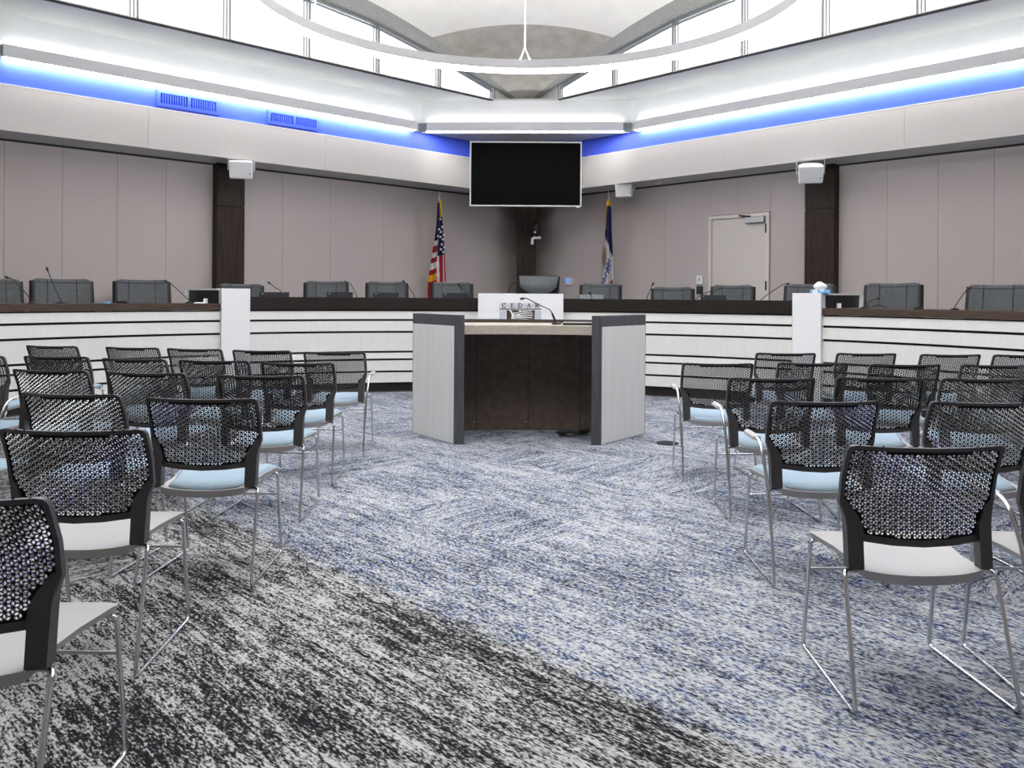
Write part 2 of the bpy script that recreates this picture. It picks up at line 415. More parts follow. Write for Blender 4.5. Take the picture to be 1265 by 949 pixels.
# ------------------------------------------------------------------ clerestory windows
# head curve: height against distance from the window corner
HEAD = [(.0, 4.50), (.3, 4.64), (.68, 4.78), (1.88, 5.09), (3.04, 5.33), (4.0, 5.43), (5.5, 5.50), (8, 5.52), (LEN, 5.52)]
def head(s):
    for (a, x), (b, y) in zip(HEAD, HEAD[1:]):
        if s <= b: return x + (y - x) * (s - a) / (b - a)
    return HEAD[-1][1]
for idx, (side, mull) in enumerate((('l', (608.5, 541.5, 465, 379, 280, 165)), ('r', (692, 759, 833.5, 919.5, 1020, 1138)))):
    ss = []
    for x in mull:
        y = 123 - abs(x - 650) * .16
        s = sof(side, x, y, WO)[0] - WO
        ss.append(s)
    st = 1.62
    while ss[-1] + WO < 10.5: ss.append(ss[-1] + st)
    root = bpy.data.objects.new(f'window_{idx + 1}', None); COL.objects.link(root); struct(root); root.location = wall_pt(side, WO, WO, ZC)
    fr = MB(); e0 = WO + ss[0]; e1 = WO + ss[-1]
    for i, s in enumerate(ss):
        for k, off in enumerate((-.05, -.008, .034)):
            wslab(fr, side, WO + s + off - .010, WO + s + off + .010 + .006 * (k == 0), WO - .04, WO - (.0 if k == 0 else .015), ZC, head(s) + .03)
    wslab(fr, side, e0 - .05, e1, WO - .05, WO + .003, ZC - .003, ZC + .012, 1)
    n = 60
    for i in range(n):                                              # head rail follows the shell edge
        a = ss[0] + (ss[-1] - ss[0]) * i / n; b = ss[0] + (ss[-1] - ss[0]) * (i + 1) / n
        for d0, d1, dz0, dz1 in ((-.05, 0, -.045, 0), (-.05, -.02, -.085, -.06)):
            q = [(WO + a, d0), (WO + b, d0), (WO + b, d1), (WO + a, d1)]
            lo = [wall_pt(side, s_, WO + d_, head(s_ - WO) + dz0) for s_, d_ in q]; hi = [wall_pt(side, s_, WO + d_, head(s_ - WO) + dz1) for s_, d_ in q]
            fr.hexa(lo, hi)
    fr.build('window_frame', ['alu', 'black'], root)
    for a, b in zip(ss, ss[1:]):
        q = []
        for t in (0, .25, .5, .75, 1): q.append(a + .05 + (b - a - .1) * t)
        lo = [wall_pt(side, WO + s, WO - .03, ZC + .02) for s in q]; hi = [wall_pt(side, WO + s, WO - .03, head(s) - .02) for s in q]
        MB().add(lo + hi, [(i, i + 1, 6 + i, 5 + i) for i in range(4)]).build('pane', 'glass', root)
    struct(wslab(MB(), side, e1 + .05, LEN, WO - .06, WO - .01, ZC, 7.4).build('wall_clerestory', 'soffit'))
    # spandrel between the last mullion and the corner, in the window plane
    mb = MB(); q = [-.02 + (ss[0] - .05 + .02) * t / 6 for t in range(7)]
    for a, b in zip(q, q[1:]):
        Q = [(a, -.05), (b, -.05), (b, -.005), (a, -.005)]
        mb.hexa([wall_pt(side, WO + s, WO + d, ZC + .001) for s, d in Q], [wall_pt(side, WO + s, WO + d, head(max(s, 0)) + .02) for s, d in Q])
    struct(mb.build('wall_spandrel', 'soffit'))

# thin concrete shell: edge rib along each window head, vault between
LIP = .5
def edge(side, s, off=0, dz=0): return wall_pt(side, WO + s, WO + off, head(s) + dz)
TS = [0, .35, .7, 1.1, 1.5, 1.9, 2.3, 2.7, 3.1, 3.5, 4, 4.6, 5.3, 6, 7, 8, 9.5, 11, 12.5]
def lip(side, s):
    off = min(LIP, .10 + s * .16); s2 = s + off * .9
    return wall_pt(side, WO + s2, WO + off, head(s) + .02 + off * .10)
for side in 'lr':
    mb = MB(); lo = [edge(side, s, -.06) for s in TS]; hi = [lip(side, s) for s in TS]; n = len(TS)
    mb.add(lo + hi, [(i, i + 1, n + i + 1, n + i) for i in range(n - 1)])
    struct(mb.build('beam', 'rib', smooth=40))
def vault(s, w):
    a, b = lip('l', s), lip('r', s); p = a.lerp(b, w); ch = (a - b).length
    p.z += .22 * (ch / 3) ** 1.25 * 4 * w * (1 - w)
    return p
def strip(ts, m, nm):
    mb = MB(); nw = 24
    vs = [vault(s, j / nw) for s in ts for j in range(nw + 1)]
    mb.add(vs, [(i * (nw + 1) + j, i * (nw + 1) + j + 1, (i + 1) * (nw + 1) + j + 1, (i + 1) * (nw + 1) + j) for i in range(len(ts) - 1) for j in range(nw)])
    struct(mb.build(nm, m, smooth=60))
TP = 1.95
strip([s for s in TS if s < TP] + [TP], 'concrete', 'ceiling_concrete')
strip([TP] + [s for s in TS if s > TP], 'plaster', 'ceiling_vault')

# ------------------------------------------------------------------ linear light fixtures
def linear_light(p0, p1, nrm, label, caps=(True, True)):
    """p0 -> p1 along the wall, nrm into the room"""
    o = thing('linear_light', label, 'ceiling light', (p0 + p1) / 2 + Vector((0, 0, ZS)), group='linear wall lights')
    d = (p1 - p0).normalized()
    def pr(mb, u0, u1, n0, n1, z0, z1, mi=0):
        q = [p0 + d * u0 + nrm * n0, p0 + d * u1 + nrm * n0, p0 + d * u1 + nrm * n1, p0 + d * u0 + nrm * n1]
        return mb.prism([(v.x, v.y) for v in q], z0, z1, mi)
    Ln = (p1 - p0).length
    pr(MB(), 0, Ln, .0, .09, ZS + .014, ZS + .165).build('housing', 'fixture', o)
    pr(MB(), .0, Ln, .025, .088, ZS + .0, ZS + .014).build('lower_diffuser', 'lensdown', o)
    pr(MB(), .02, Ln - .02, .015, .075, ZS + .165, ZS + .17).build('upper_emitter', 'uplens', o)
    for u0, u1, c in ((-.14, 0, caps[0]), (Ln, Ln + .14, caps[1])):
        if c: pr(MB(), u0, u1, .0, .07, ZS + .012, ZS + .15).build('end_joint', 'joint', o)
    return o
nL = Vector((DR.x, DR.y, 0)); nR = Vector((DL.x, DL.y, 0)); nC = -cn
e = sof('l', 511, 155, .05)[0]; g = sof('l', 3, 62, .05)[0]
linear_light(P(0, e), P(0, g), nL, 'long white linear wall light along the left wall above the air vents', (False, True))
linear_light(P(0, g + .16), P(0, g + 4.5), nL, 'white linear wall light on left wall, cut off by the frame edge', (False, False))
e2 = sof('r', 786, 155, .05)[0]
linear_light(P(e2, 0), P(e2 + 10.5, 0), nR, 'long white linear wall light along the right wall above blue band', (False, False))
c0 = at(528, 160, cl.y - .06); c1 = at(769.5, 160, cr_.y - .06)
def onch(x):
    m, _ = ray(x, 160); n = Vector((cn.x, cn.y)); Y = n.dot(Vector((cl.x, cl.y))) / (n.x * m + n.y); return Vector((m * Y, Y, 0))
linear_light(onch(528), onch(769.5), nC, 'short white linear wall light across the corner above the television', (True, True))

# ring pendant
RC, RR, RZ = Vector((.04, 6.96)), 2.44, 3.88
ro = thing('ring_pendant', 'large white circular ring pendant light hanging above the lectern', 'pendant light', (RC.x, RC.y, RZ))
def ring(mb, prof, n=120):
    vs = [Vector((RC.x + r * cos(2 * PI * i / n), RC.y + r * sin(2 * PI * i / n), z)) for i in range(n) for r, z in prof]; k = len(prof)
    return mb.add(vs, [(i * k + j, i * k + (j + 1) % k, ((i + 1) % n) * k + (j + 1) % k, ((i + 1) % n) * k + j) for i in range(n) for j in range(k)])
ring(MB(), [(RR - .045, RZ + .035), (RR + .045, RZ + .035), (RR + .045, RZ + .14), (RR - .045, RZ + .14)]).build('ring_housing', 'ringmetal', ro, smooth=40)
ring(MB(), [(RR - .044, RZ), (RR + .044, RZ), (RR + .044, RZ + .035), (RR - .044, RZ + .035)]).build('ring_diffuser', 'ringlens', ro, smooth=40)
ring(MB(), [(RR - .03, RZ + .1402), (RR + .03, RZ + .1402), (RR + .03, RZ + .1406), (RR - .03, RZ + .1406)]).build('upper_emitter', 'ringfill', ro, smooth=40)  # unseen emitter, added to throw light up at the vault
for k in range(6):
    t = PI / 2 + k * PI / 3
    b = Vector((RC.x + RR * cos(t), RC.y + RR * sin(t), RZ + .14)); tg = Vector((-sin(t), cos(t), 0))
    mb = MB(); top = 5.75 if k == 0 else 5.4
    mb.tube([b + Vector((0, 0, .14)), Vector((b.x, b.y, top))], .009, 6)
    for sg in (-1, 1): mb.tube([b + tg * .06 * sg, b + Vector((0, 0, .15))], .007, 6)
    mb.build('suspension_cable', 'white', ro)

# ------------------------------------------------------------------ air vents in the blue band
for (x0, x1, yt, yb, xm, lab) in ((193, 270, (110, 122), (134, 146), 233, 'blue air vent grille on the left wall, farther from the television'), (330, 393, (135, 145), (158, 166), 363, 'blue air vent grille on the left wall, nearer the television')):
    d = -.022
    s0, s1, sm = [sof('l', x, (yt[0] + yb[1]) / 2, d)[0] for x in (x1, x0, xm)]
    zt = sof('l', x0, yt[0], d)[1]; zb = ZT + .03
    o = thing('air_vent', lab, 'air vent', P(d, (s0 + s1) / 2, zb), group='blue air vents')
    fr = MB(); bw = .045
    for a, b, c_, e_ in ((s0, s1, zt - bw, zt), (s0, s1, zb, zb + bw), (s0, s0 + bw, zb + bw, zt - bw), (s1 - bw, s1, zb + bw, zt - bw), (sm - .02, sm + .02, zb + bw, zt - bw)):
        wslab(fr, 'l', a, b, d, d + .03, c_, e_)
    fr.build('frame', 'blue', o)
    wslab(MB(), 'l', s0 + .02, s1 - .02, d, d + .004, zb + .02, zt - .02).build('backing', 'blueshade', o)
    for lo_s, hi_s in ((s0 + bw, sm - .02), (sm + .02, s1 - bw)):
        lv = MB(); n = 11
        for i in range(1, n):
            s = lo_s + (hi_s - lo_s) * i / n
            wslab(lv, 'l', s - .006, s + .006, d + .005, d + .025, zb + bw, zt - bw)
        wslab(lv, 'l', lo_s, hi_s, d + .008, d + .012, (zb + zt) / 2 - .004, (zb + zt) / 2 + .004)
        lv.build('louvre', 'blue', o)

# ------------------------------------------------------------------ dais
tL0, tL1 = ang(arc_at(273.5, 395, DRAD)), ang(arc_at(309, 395, DRAD))
tR0, tR1 = ang(arc_at(978.5, 400, DRAD)), ang(arc_at(1014, 400, DRAD))
tA, tB = rad(-74), rad(76)
BANDS = [(1.10, .9676), (.9676, .8074), (.8074, .54), (.54, .437), (.437, .2745), (.2745, .1165)]
def dais(th0, th1, wing, label):
    mid = dp((th0 + th1) / 2, DRAD + .3, 0)
    o = thing('council_dais', label, 'desk', mid, group='sections of the council dais')
    n = 40
    for zt, zb in BANDS:
        # lapped boards: the foot of each stands a little proud
        mb = MB(); vs = []
        for i in range(n + 1):
            t = th0 + (th1 - th0) * i / n
            vs += [dp(t, DRAD - .012, zb + .015), dp(t, DRAD + .03, zb + .015), dp(t, DRAD + .03, zt - .013), dp(t, DRAD + .002, zt - .013)]
        fs = [(4 * i + j, 4 * i + (j + 1) % 4, 4 * i + 4 + (j + 1) % 4, 4 * i + 4 + j) for i in range(n) for j in range(4)] + [(3, 2, 1, 0), (4 * n, 4 * n + 1, 4 * n + 2, 4 * n + 3)]
        mb.add(vs, fs).build('slat', 'slat', o, smooth=30)
    MB().arc(th0, th1, DRAD + .028, DRAD + .06, .02, 1.10, n).build('backing_panel', 'black', o)
    MB().arc(th0, th1, DRAD + .035, DRAD + .075, 0, .118, n).build('kick_board', 'wingwood', o, smooth=30)
    if wing:
        MB().arc(th0, th1, DRAD - .025, DRAD + .68, 1.105, 1.185, n).build('desktop', 'wingwood', o, smooth=30)
    else:
        MB().arc(th0, th1, DRAD - .025, DRAD + .20, 1.105, 1.27, n).build('front_ledge', 'ledgewood', o, smooth=30)
        MB().arc(th0, th1, DRAD + .20, DRAD + .78, 1.07, 1.12, n).build('desktop', 'ledgewood', o, smooth=30)
    return o
dais(tL1, tR0, False, 'curved centre section of the council dais, white slats under near-black ledge')
dais(tA, tL0, True, 'left wing of the council dais, white slats under a brown desktop')
dais(tR1, tB, True, 'right wing of the council dais, white slats under a brown desktop')
# white divider piers with a low wood-sided screen running back from them
for (x0, x1, xb, yb, yt, lab) in ((273.5, 309, 233.5, 357, 356.6, 'white pier with dark-sided screen at the left end of the centre dais'), (978.5, 1014, 1061, 364, 362.3, 'white pier with dark-sided screen, tissue box on top, right of centre dais')):
    right = x0 > 600
    pa, pb = arc_at(x0, 400, DRAD - .06), arc_at(x1, 400, DRAD - .06)
    top = arc_at((x0 + x1) / 2, yt, DRAD - .06).z
    o = thing('dais_pier', lab, 'divider', ((pa.x + pb.x) / 2, (pa.y + pb.y) / 2, 0), group='white piers of the dais')
    c_in = DC
    def back(p, t): v = (Vector((p.x, p.y)) - DC).normalized() * t; return Vector((p.x + v.x, p.y + v.y, 0))
    MB().prism([pa, pb, back(pb, .14), back(pa, .14)], 0, top).build('pier_panel', 'pillar', o, bevel=.004)
    outer = back(pb, .14) if right else back(pa, .14)
    Yb = outer.y + .55
    bk = at(xb, yb, Yb); inn = back(pa, .14) if right else back(pb, .14)
    inb = Vector((bk.x + (-.25 if right else .25), bk.y + .25, 0))
    MB().prism([outer, bk, inb, inn] if not right else [inn, inb, bk, outer], 1.186, top - .022).build('screen', 'plasticblack', o)
    ex = .015 if right else -.015
    MB().prism([(outer.x + ex, outer.y), (bk.x + ex * 2, bk.y), (inb.x, inb.y), (inn.x, inn.y)], top - .022, top).build('cap', 'pillar', o)
    d = (Vector((bk.x, bk.y, 0)) - outer).normalized()
    MB().slab((bk - d * .0).to_tuple()[:2], (bk + d * .03).to_tuple()[:2], 1.186, top - .02, .05 if not right else -.05).build('edge_trim', 'pillar', o)

# white sign panel on the dais front, with the emblem
YS = 10.885
s0, s1 = at(590.6, 380, YS), at(696, 380, YS); ztop = at(643, 362.8, YS).z
so = thing('sign_panel', 'white sign panel on the dais front lettered CEDAR above a square emblem', 'sign', ((s0.x + s1.x) / 2, YS + .03, 0))
MB().prism([(s0.x, YS), (s1.x, YS), (s1.x, YS + .06), (s0.x, YS + .06)], 0, ztop).build('panel', 'pillar', so, bevel=.003)
def plate(mb, x0, y0, x1, y1, lay, mi=0):
    a, b = at(x0, y0, YS), at(x1, y1, YS); y = YS - .002 * lay
    return mb.add([(a.x, y, a.z), (b.x, y, a.z), (b.x, y, b.z), (a.x, y, b.z), (a.x, YS, a.z), (b.x, YS, a.z), (b.x, YS, b.z), (a.x, YS, b.z)],
                  [(0, 1, 2, 3), (0, 4, 5, 1), (1, 5, 6, 2), (2, 6, 7, 3), (3, 7, 4, 0)], mi)
plate(MB(), 617, 374.2, 668, 380.6, 1).build('lettering_band', 'logoband', so)
plate(MB(), 617.3, 381.2, 668.5, 382.5, 3).build('rule', 'ink', so)
plate(MB(), 617, 384, 624.5, 412, 1).build('side_block', 'logogrey', so); plate(MB(), 661, 384, 668.5, 412, 1).build('side_block', 'logogrey', so)
em = plate(MB(), 625.8, 383.2, 660.5, 414, 1).build('emblem_square', 'logobrown', so)
def stroke(mb, pts, w, lay):
    """flat pen stroke through image-plane survey points on the panel"""
    P3 = [at(x, y, YS) for x, y in pts]; P3 = catmull(P3, 5); y = YS - .002 * lay; n = len(P3); vs = []
    for i, p in enumerate(P3):
        a = P3[max(i - 1, 0)]; b = P3[min(i + 1, n - 1)]; d = Vector((b.x - a.x, 0, b.z - a.z)); d = d.normalized() if d.length else Vector((1, 0, 0))
        q = Vector((-d.z, 0, d.x)); ww = w if not callable(w) else w(i / (n - 1))
        ww *= YS / F
        vs += [(p.x + q.x * ww / 2, y, p.z + q.z * ww / 2), (p.x - q.x * ww / 2, y, p.z - q.z * ww / 2)]
    return mb.add(vs, [(2 * i, 2 * i + 1, 2 * i + 3, 2 * i + 2) for i in range(n - 1)])
tr = MB()
stroke(tr, [(627.5, 381.5), (631, 384.5), (633, 389), (632.5, 394)], lambda t: 1.4 + .8 * t, 3)
for pts in ([(632, 388), (639, 386.4), (646, 384.8), (657, 384)], [(632, 389.5), (642, 388), (650, 386.7), (658, 387)], [(633, 391), (643, 390.2), (651, 389.3), (658.5, 390)], [(633.5, 393), (644, 392.2), (652, 392), (658, 393)],
            [(634, 395), (642, 394.6), (650, 394.4), (656, 395.4)], [(634, 386), (637, 388.5), (642, 389.8)], [(643, 383.8), (640, 386.5), (637, 390)], [(634, 392), (637, 395), (640, 399)], [(633, 395), (634, 401), (632, 409)], [(635, 397), (646, 399), (656, 398.5)], [(636, 401), (646, 404), (656, 405)]):
    stroke(tr, pts, lambda t: 1.5 * (1 - .35 * t), 2.6)
tr.build('emblem_tree', 'logowhite', so)
XH = [(620, 'C'), (630.8, 'E'), (640, 'D'), (650.8, 'A'), (661, 'R')]
def letter(ch, x, y0=374.9, y1=379.9):
    w = 5.0; h = y1 - y0; mb = MB(); r = lambda a, b: (x + a * w, y1 - b * h)
    st = lambda pts, ww=.75: stroke(mb, [r(*p) for p in pts], ww, 3)
    if ch == 'C': st([(.95, .82), (.7, .98), (.3, .9), (.05, .5), (.3, .1), (.7, .02), (.97, .18)], .95); st([(.97, 1), (.97, .72)], .5)
    if ch == 'E': st([(.2, 0), (.2, 1)], 1.1); st([(0, .98), (.9, .98)], .55); st([(0, .03), (.95, .03)], .55); st([(.2, .52), (.7, .52)], .5); st([(.9, 1), (.9, .75)], .5); st([(.95, 0), (.95, .28)], .5); st([(.7, .65), (.7, .38)], .45)
    if ch == 'D': st([(.2, 0), (.2, 1)], 1.1); st([(0, .98), (.5, .98), (.95, .75), (1.02, .5), (.95, .25), (.5, .02), (0, .02)], .8)
    if ch == 'A': st([(.08, 0), (.5, 1)], .55); st([(.5, 1), (.92, 0)], 1.05); st([(.25, .36), (.75, .36)], .45); st([(-.05, .02), (.25, .02)], .45); st([(.72, .02), (1.1, .02)], .45)
    if ch == 'R': st([(.2, 0), (.2, 1)], 1.1); st([(0, .98), (.6, .98), (.85, .76), (.6, .52), (.2, .5)], .7); st([(.45, .5), (1.05, 0)], 1.0); st([(0, .02), (.42, .02)], .45)
    mb.build('letter', 'ink', so)
for x, ch in XH: letter(ch, x)
dots = MB()
for x in (628.3, 638.3, 648.5, 658.8): plate(dots, x - .5, 377, x + .5, 378, 3)
dots.build('letter_dot', 'ink', so)

# ------------------------------------------------------------------ lectern
lo = thing('lectern', 'freestanding wide lectern with pale grey side panels and dark frame, before the dais', 'lectern', (.08, 7.45, 0))
HT = 1.136
def side_panel(sg):
    # sg -1 left, 1 right: front post, then a board running back and outwards
    if sg < 0: fi, fo, ob = Vector((-.482, 7.14)), Vector((-.565, 7.15)), Vector((-1.017, 7.755))
    else: fi, fo, ob = Vector((.632, 7.15)), Vector((.716, 7.16)), Vector((1.202, 7.77))
    d = (ob - fo).normalized(); n = Vector((-d.y, d.x)) * (1 if sg > 0 else -1)     # n points inwards/back
    if n.y < 0: n = -n
    ib = ob + n * .085; ii = fi + Vector((-.005 * sg, .06)) ; ji = fo + n * .085
    poly = [fi, fo, ob, ib, ji] if sg < 0 else [fi, ji, ib, ob, fo]
    sp = MB().prism([(p.x, p.y) for p in poly], 0, HT).build('side_panel', 'charcoal', lo, bevel=.003)
    # pale inlay on the outward face
    out = -n; a = fo + d * .012; b = ob - d * .018
    m2 = MB(); q = [a + out * .006, b + out * .006, b, a]
    m2.prism([(p.x, p.y) for p in (q if sg > 0 else q[::-1])], .004, HT - .098)
    m2.build('inlay_panel', 'inlay', sp, bevel=.002)
    m3 = MB(); a2 = fo + d * .055; q = [a2 + out * .0068, a2 + d * .004 + out * .0068, a2 + d * .004, a2]
    m3.prism([(p.x, p.y) for p in q], .004, HT - .099); m3.build('joint_line', 'greymetal', sp)
side_panel(-1); side_panel(1)
# concave desk slab
def dcurve(w, y0, sag): return [(-.50 + 1.15 * i / 16, y0 + sag * (1 - (2 * i / 16 - 1) ** 2)) for i in range(17)]
fr_ = dcurve(1, 7.20, .09); bk_ = [(-.92 + 2.02 * i / 16, 7.80 + .16 * (1 - (2 * i / 16 - 1) ** 2)) for i in range(17)]
mb = MB(); mb.prism(fr_ + [(.66, 7.24)] + bk_[::-1] + [(-.51, 7.24)], .962, 1.045); mb.build('desktop', 'desk', lo, bevel=.003)
mb = MB(); ln = len(bk_)
back2 = [(x, y + .03) for x, y in bk_]
mb.prism(bk_ + back2[::-1], 0.0, .962); mb.build('modesty_panel', 'suede', lo, smooth=30)
mb = MB(); mb.prism([(x, y + .001) for x, y in bk_] + [(x, y + .045) for x, y in bk_][::-1], 1.0455, 1.078); mb.build('back_rail', 'brownrail', lo, smooth=30)
# panel seams of the modesty board
for px in (594, 651, 717):
    i = ray(px, 480)[0] * 7.93
    j = min(range(ln), key=lambda k: abs(bk_[k][0] - i)); yy = bk_[j][1]
    mb = MB().box((bk_[j][0], yy - .0012, .48), (.006, .003, .955)); mb.build('panel_seam', 'plasticblack', lo)
    fx = MB()
    for dx in (-.022, .022): fx.lathe([(0, 0), (.006, .0), (.006, .006), (0, .006)], (bk_[j][0] + dx, yy - .006, .075), 8)
    fx.build('fixing', 'silver', lo)
# lectern microphone
mo = thing('gooseneck_microphone', 'black gooseneck microphone standing on the lectern desk', 'microphone', (*at(687, 401, 7.5).xy, 1.046))
b0 = at(687.5, 401, 7.5); b0.z = 1.046
MB().lathe([(0, 0), (.045, 0), (.045, .012), (.02, .02), (0, .02)], b0, 16).build('base', 'plasticblack', mo, smooth=40)
MB().tube([b0 + Vector((0, 0, .015)), at(686, 397, 7.48), at(683.2, 389.8, 7.46), at(681.5, 386, 7.45)], [.012, .012, .011, .006], 8).build('stem', 'plasticblack', mo, smooth=40)
MB().tube([at(681.5, 386, 7.45), at(678, 382, 7.44), at(665, 376.2, 7.42), at(652, 369.3, 7.40), at(647.5, 368.6, 7.40)], .0048, 8, smoothpts=4).build('gooseneck', 'plasticblack', mo, smooth=40)
MB().tube([at(648, 368.6, 7.4), at(646.8, 368.8, 7.4), at(643.5, 369.2, 7.4), at(642.2, 369.4, 7.4)], [.006, .011, .012, .006], 10).build('head', 'plasticblack', mo, smooth=60)
ko = thing('desk_console', 'flat black control console lying on the lectern desk beside its microphone', 'control panel', (.54, 7.4, 1.046))
MB().box((.54, 7.40, 1.056), (.30, .16, .02)).build('case', 'plasticblack', ko, bevel=.004)
MB().box((.54, 7.41, 1.069), (.28, .12, .006)).build('screen', 'silver', ko)
MB().tube([(.62, 7.34, 1.06), (.66, 7.30, 1.058)], .011, 8).build('plug', 'plasticblack', ko)
# cable tangle at the foot of the lectern
mb = MB(); pts = []
for i in range(46):
    t = i / 45 * 2 * PI * 4.5
    pts.append((.50 + .13 * cos(t) + .03 * sin(2.3 * t), 7.62 + .07 * sin(t * 1.13) + .02 * cos(3 * t), .012 + .035 * abs(sin(t * .7))))
mb.tube(pts, .006, 6, smoothpts=3); tag(mb.build('cable_coil', 'plasticblack', smooth=60, origin=(.50, 7.62, 0)), 'tangle of black cable on the carpet inside the lectern', 'cable')
p = at(824.5, 548, 1); Yf = EYE / ((548 - CY - ROLL * (824.5 - CX)) / F); p = at(824.5, 548, Yf)
tag(MB().lathe([(0, .0), (.10, .0), (.10, .006), (.092, .009), (0, .009)], (p.x, p.y, 0.0), 32).build('floor_box_cover', 'floorbox', origin=(p.x, p.y, 0)), 'round dark grey floor outlet cover in the carpet right of lectern', 'floor outlet')

# ------------------------------------------------------------------ audience chairs
OUT = [(0, .832), (.12, .833), (.232, .836), (.249, .832), (.2565, .818), (.258, .72), (.257, .634), (.243, .588), (.240, .562), (.19, .514), (.1, .505), (0, .501)]
INN = [(0, .818), (.12, .819), (.230, .822), (.240, .817), (.244, .807), (.2465, .72), (.243, .644), (.205, .598), (.193, .572), (.183, .535), (.1, .526), (0, .521)]
def full(h): return [(-x, z) for x, z in h[::-1][:-1]] + h[:-1] if False else h + [(-x, z) for x, z in h[::-1][1:-1]]
BY = [(.40, .098), (.43, .100), (.50, .106), (.57, .112), (.64, .113), (.70, .103), (.77, .078), (.84, .045)]
def by(x, z):
    for (a, p), (b, q) in zip(BY, BY[1:]):
        if z <= b or b == .84: t = (z - a) / (b - a); return p + (q - p) * t + .042 * (x / .255) ** 2
def back_frame():
    mb = MB(); o, i = full(OUT), full(INN); n = len(o); T = .009
    ring = []
    for pts, sg in ((o, -1), (i, -1), (i, 1), (o, 1)):
        ring.append([Vector((x, by(x, z) + sg * T * (1.0 if pts is o else .8), z)) for x, z in pts])
    vs = [p for r in ring for p in r]
    fs = [(k * n + j, k * n + (j + 1) % n, ((k + 1) % 4) * n + (j + 1) % n, ((k + 1) % 4) * n + j) for k in range(4) for j in range(n)]
    mb.add(vs, fs)
    for sg in (-1, 1):
        prof = [(.642, .236, .256, .010), (.598, .206, .2445, .015), (.57, .192, .2405, .018), (.50, .192, .239, .019), (.425, .192, .238, .020)]
        vs = []
        for z, x0, x1, t in prof:
            for x, s in ((x0, -1), (x1, -1), (x1, 1), (x0, 1)): vs.append(Vector((sg * x, by(x, z) + s * t, z)))
        k = len(prof); fs = [(4 * a + j, 4 * a + (j + 1) % 4, 4 * a + 4 + (j + 1) % 4, 4 * a + 4 + j) for a in range(k - 1) for j in range(4)] + [(3, 2, 1, 0), (4 * k - 4, 4 * k - 3, 4 * k - 2, 4 * k - 1)]
        mb.add(vs, fs)
    return mb
def inside(x, z, poly):
    r = False; n = len(poly)
    for i in range(n):
        (x0, z0), (x1, z1) = poly[i], poly[i - 1]
        if (z0 > z) != (z1 > z) and x < (x1 - x0) * (z - z0) / (z1 - z0) + x0: r = not r
    return r
def back_mesh():
    mb = MB(); poly = full(INN); a = .0196; cu = a * math.sqrt(3) / 2; T = .0026; HS = .70
    def p3(x, z, s): return (x, by(x, z) + s * T, z)
    dirs = [(0, 1), (.866, .5), (.866, -.5)]
    for i in range(-18, 19):
        for j in range(-2, 50):
            lx = i * cu; lz = .50 + (j + (.5 if i % 2 else 0)) * a - .2
            for dx, dz in dirs:
                cx_, cz = lx + dx * a / 2, lz + dz * a / 2; hl, hs = a / 2, a / (2 * math.sqrt(3))
                q = [(cx_ + dx * hl, cz + dz * hl), (cx_ - dz * hs, cz + dx * hs), (cx_ - dx * hl, cz - dz * hl), (cx_ + dz * hs, cz - dx * hs)]
                ins = [inside(x, z, poly) for x, z in q]
                if not any(ins): continue
                if all(ins):
                    h = [(cx_ + (x - cx_) * HS, cz + (z - cz) * HS) for x, z in q]
                    vs = [p3(x, z, s) for s in (-1, 1) for x, z in q] + [p3(x, z, s) for s in (-1, 1) for x, z in h]
                    fs = []; rim = []
                    for k in range(4):
                        l = (k + 1) % 4
                        fs += [(k, l, 8 + l, 8 + k), (4 + l, 4 + k, 12 + k, 12 + l)]; rim.append((8 + k, 8 + l, 12 + l, 12 + k))
                    mb.add(vs, fs); mb.f += [tuple(q + len(mb.v) - 16 for q in f) for f in rim]; mb.m += [1] * 4
                else:
                    mb.add([p3(x, z, s) for s in (-1, 1) for x, z in q], [(0, 1, 2, 3), (7, 6, 5, 4)])
    return mb
def seat_w(v):
    pts = [(0, .196), (.12, .203), (.35, .198), (.6, .208), (.85, .232), (.96, .242), (1, .236)]
    for (a, x), (b, y) in zip(pts, pts[1:]):
        if v <= b: t = (v - a) / (b - a); return x + (y - x) * t
    return pts[-1][1]
def seat_z(u, v):
    z = .428 + .026 * v ** 1.5
    z -= .014 * (1 - u * u) * (1 - .5 * v)
    if v > .9: z -= (v - .9) * .06
    return z
def seat_y(u, v):
    return .080 + .405 * v - .02 * (abs(u) ** 4) * (1 if v > .5 else -1) * abs(2 * v - 1)
def seat():
    f = lambda u, v: Vector(((2 * u - 1) * seat_w(v), seat_y(2 * u - 1, v), seat_z(2 * u - 1, v)))
    def g(u, v):
        p = f(u, v); drop = .020 + .012 * max(0, 1 - v * 5); return Vector((p.x * .97, p.y + (.006 if v < .02 else 0), p.z - drop))
    return MB().grid(f, 16, 20, 0, g)
def pad():
    def f(u, v):
        w = 2 * u - 1; vv = .035 + v * .945; k = seat_w(vv) * (.80 + .16 * min(1, v * 2.0)); e = min(1, (1 - abs(w)) * 7) * min(1, v * 9, (1 - v) * 9)
        return Vector((w * k, seat_y(w, vv), seat_z(w * .9, vv) + .004 + .019 * max(0, e) ** .5))
    def g(u, v):
        p = f(u, v); vv = .035 + v * .945; return Vector((p.x, p.y, seat_z((2 * u - 1) * .9, vv) + .001))
    return MB().grid(f, 18, 20, 0, g)
RODR = .0074
def sled(sg):
    pts = [(.17, .15, .412), (.243, .135, .414), (.25, .115, .402), (.262, .004, .0075), (.2375, .512, .0075), (.236, .452, .418), (.19, .44, .425)]
    return MB().tube(rounded([(sg * x, y, z) for x, y, z in pts], .028), RODR, 8)
def arm(sg):
    pts = [(.262, .345, .640), (.266, .235, .632), (.268, .165, .58), (.2645, .10, .44), (.262, .055, .235)]
    return MB().tube([(sg * x, y, z) for x, y, z in pts], .0085, 8, smoothpts=5)
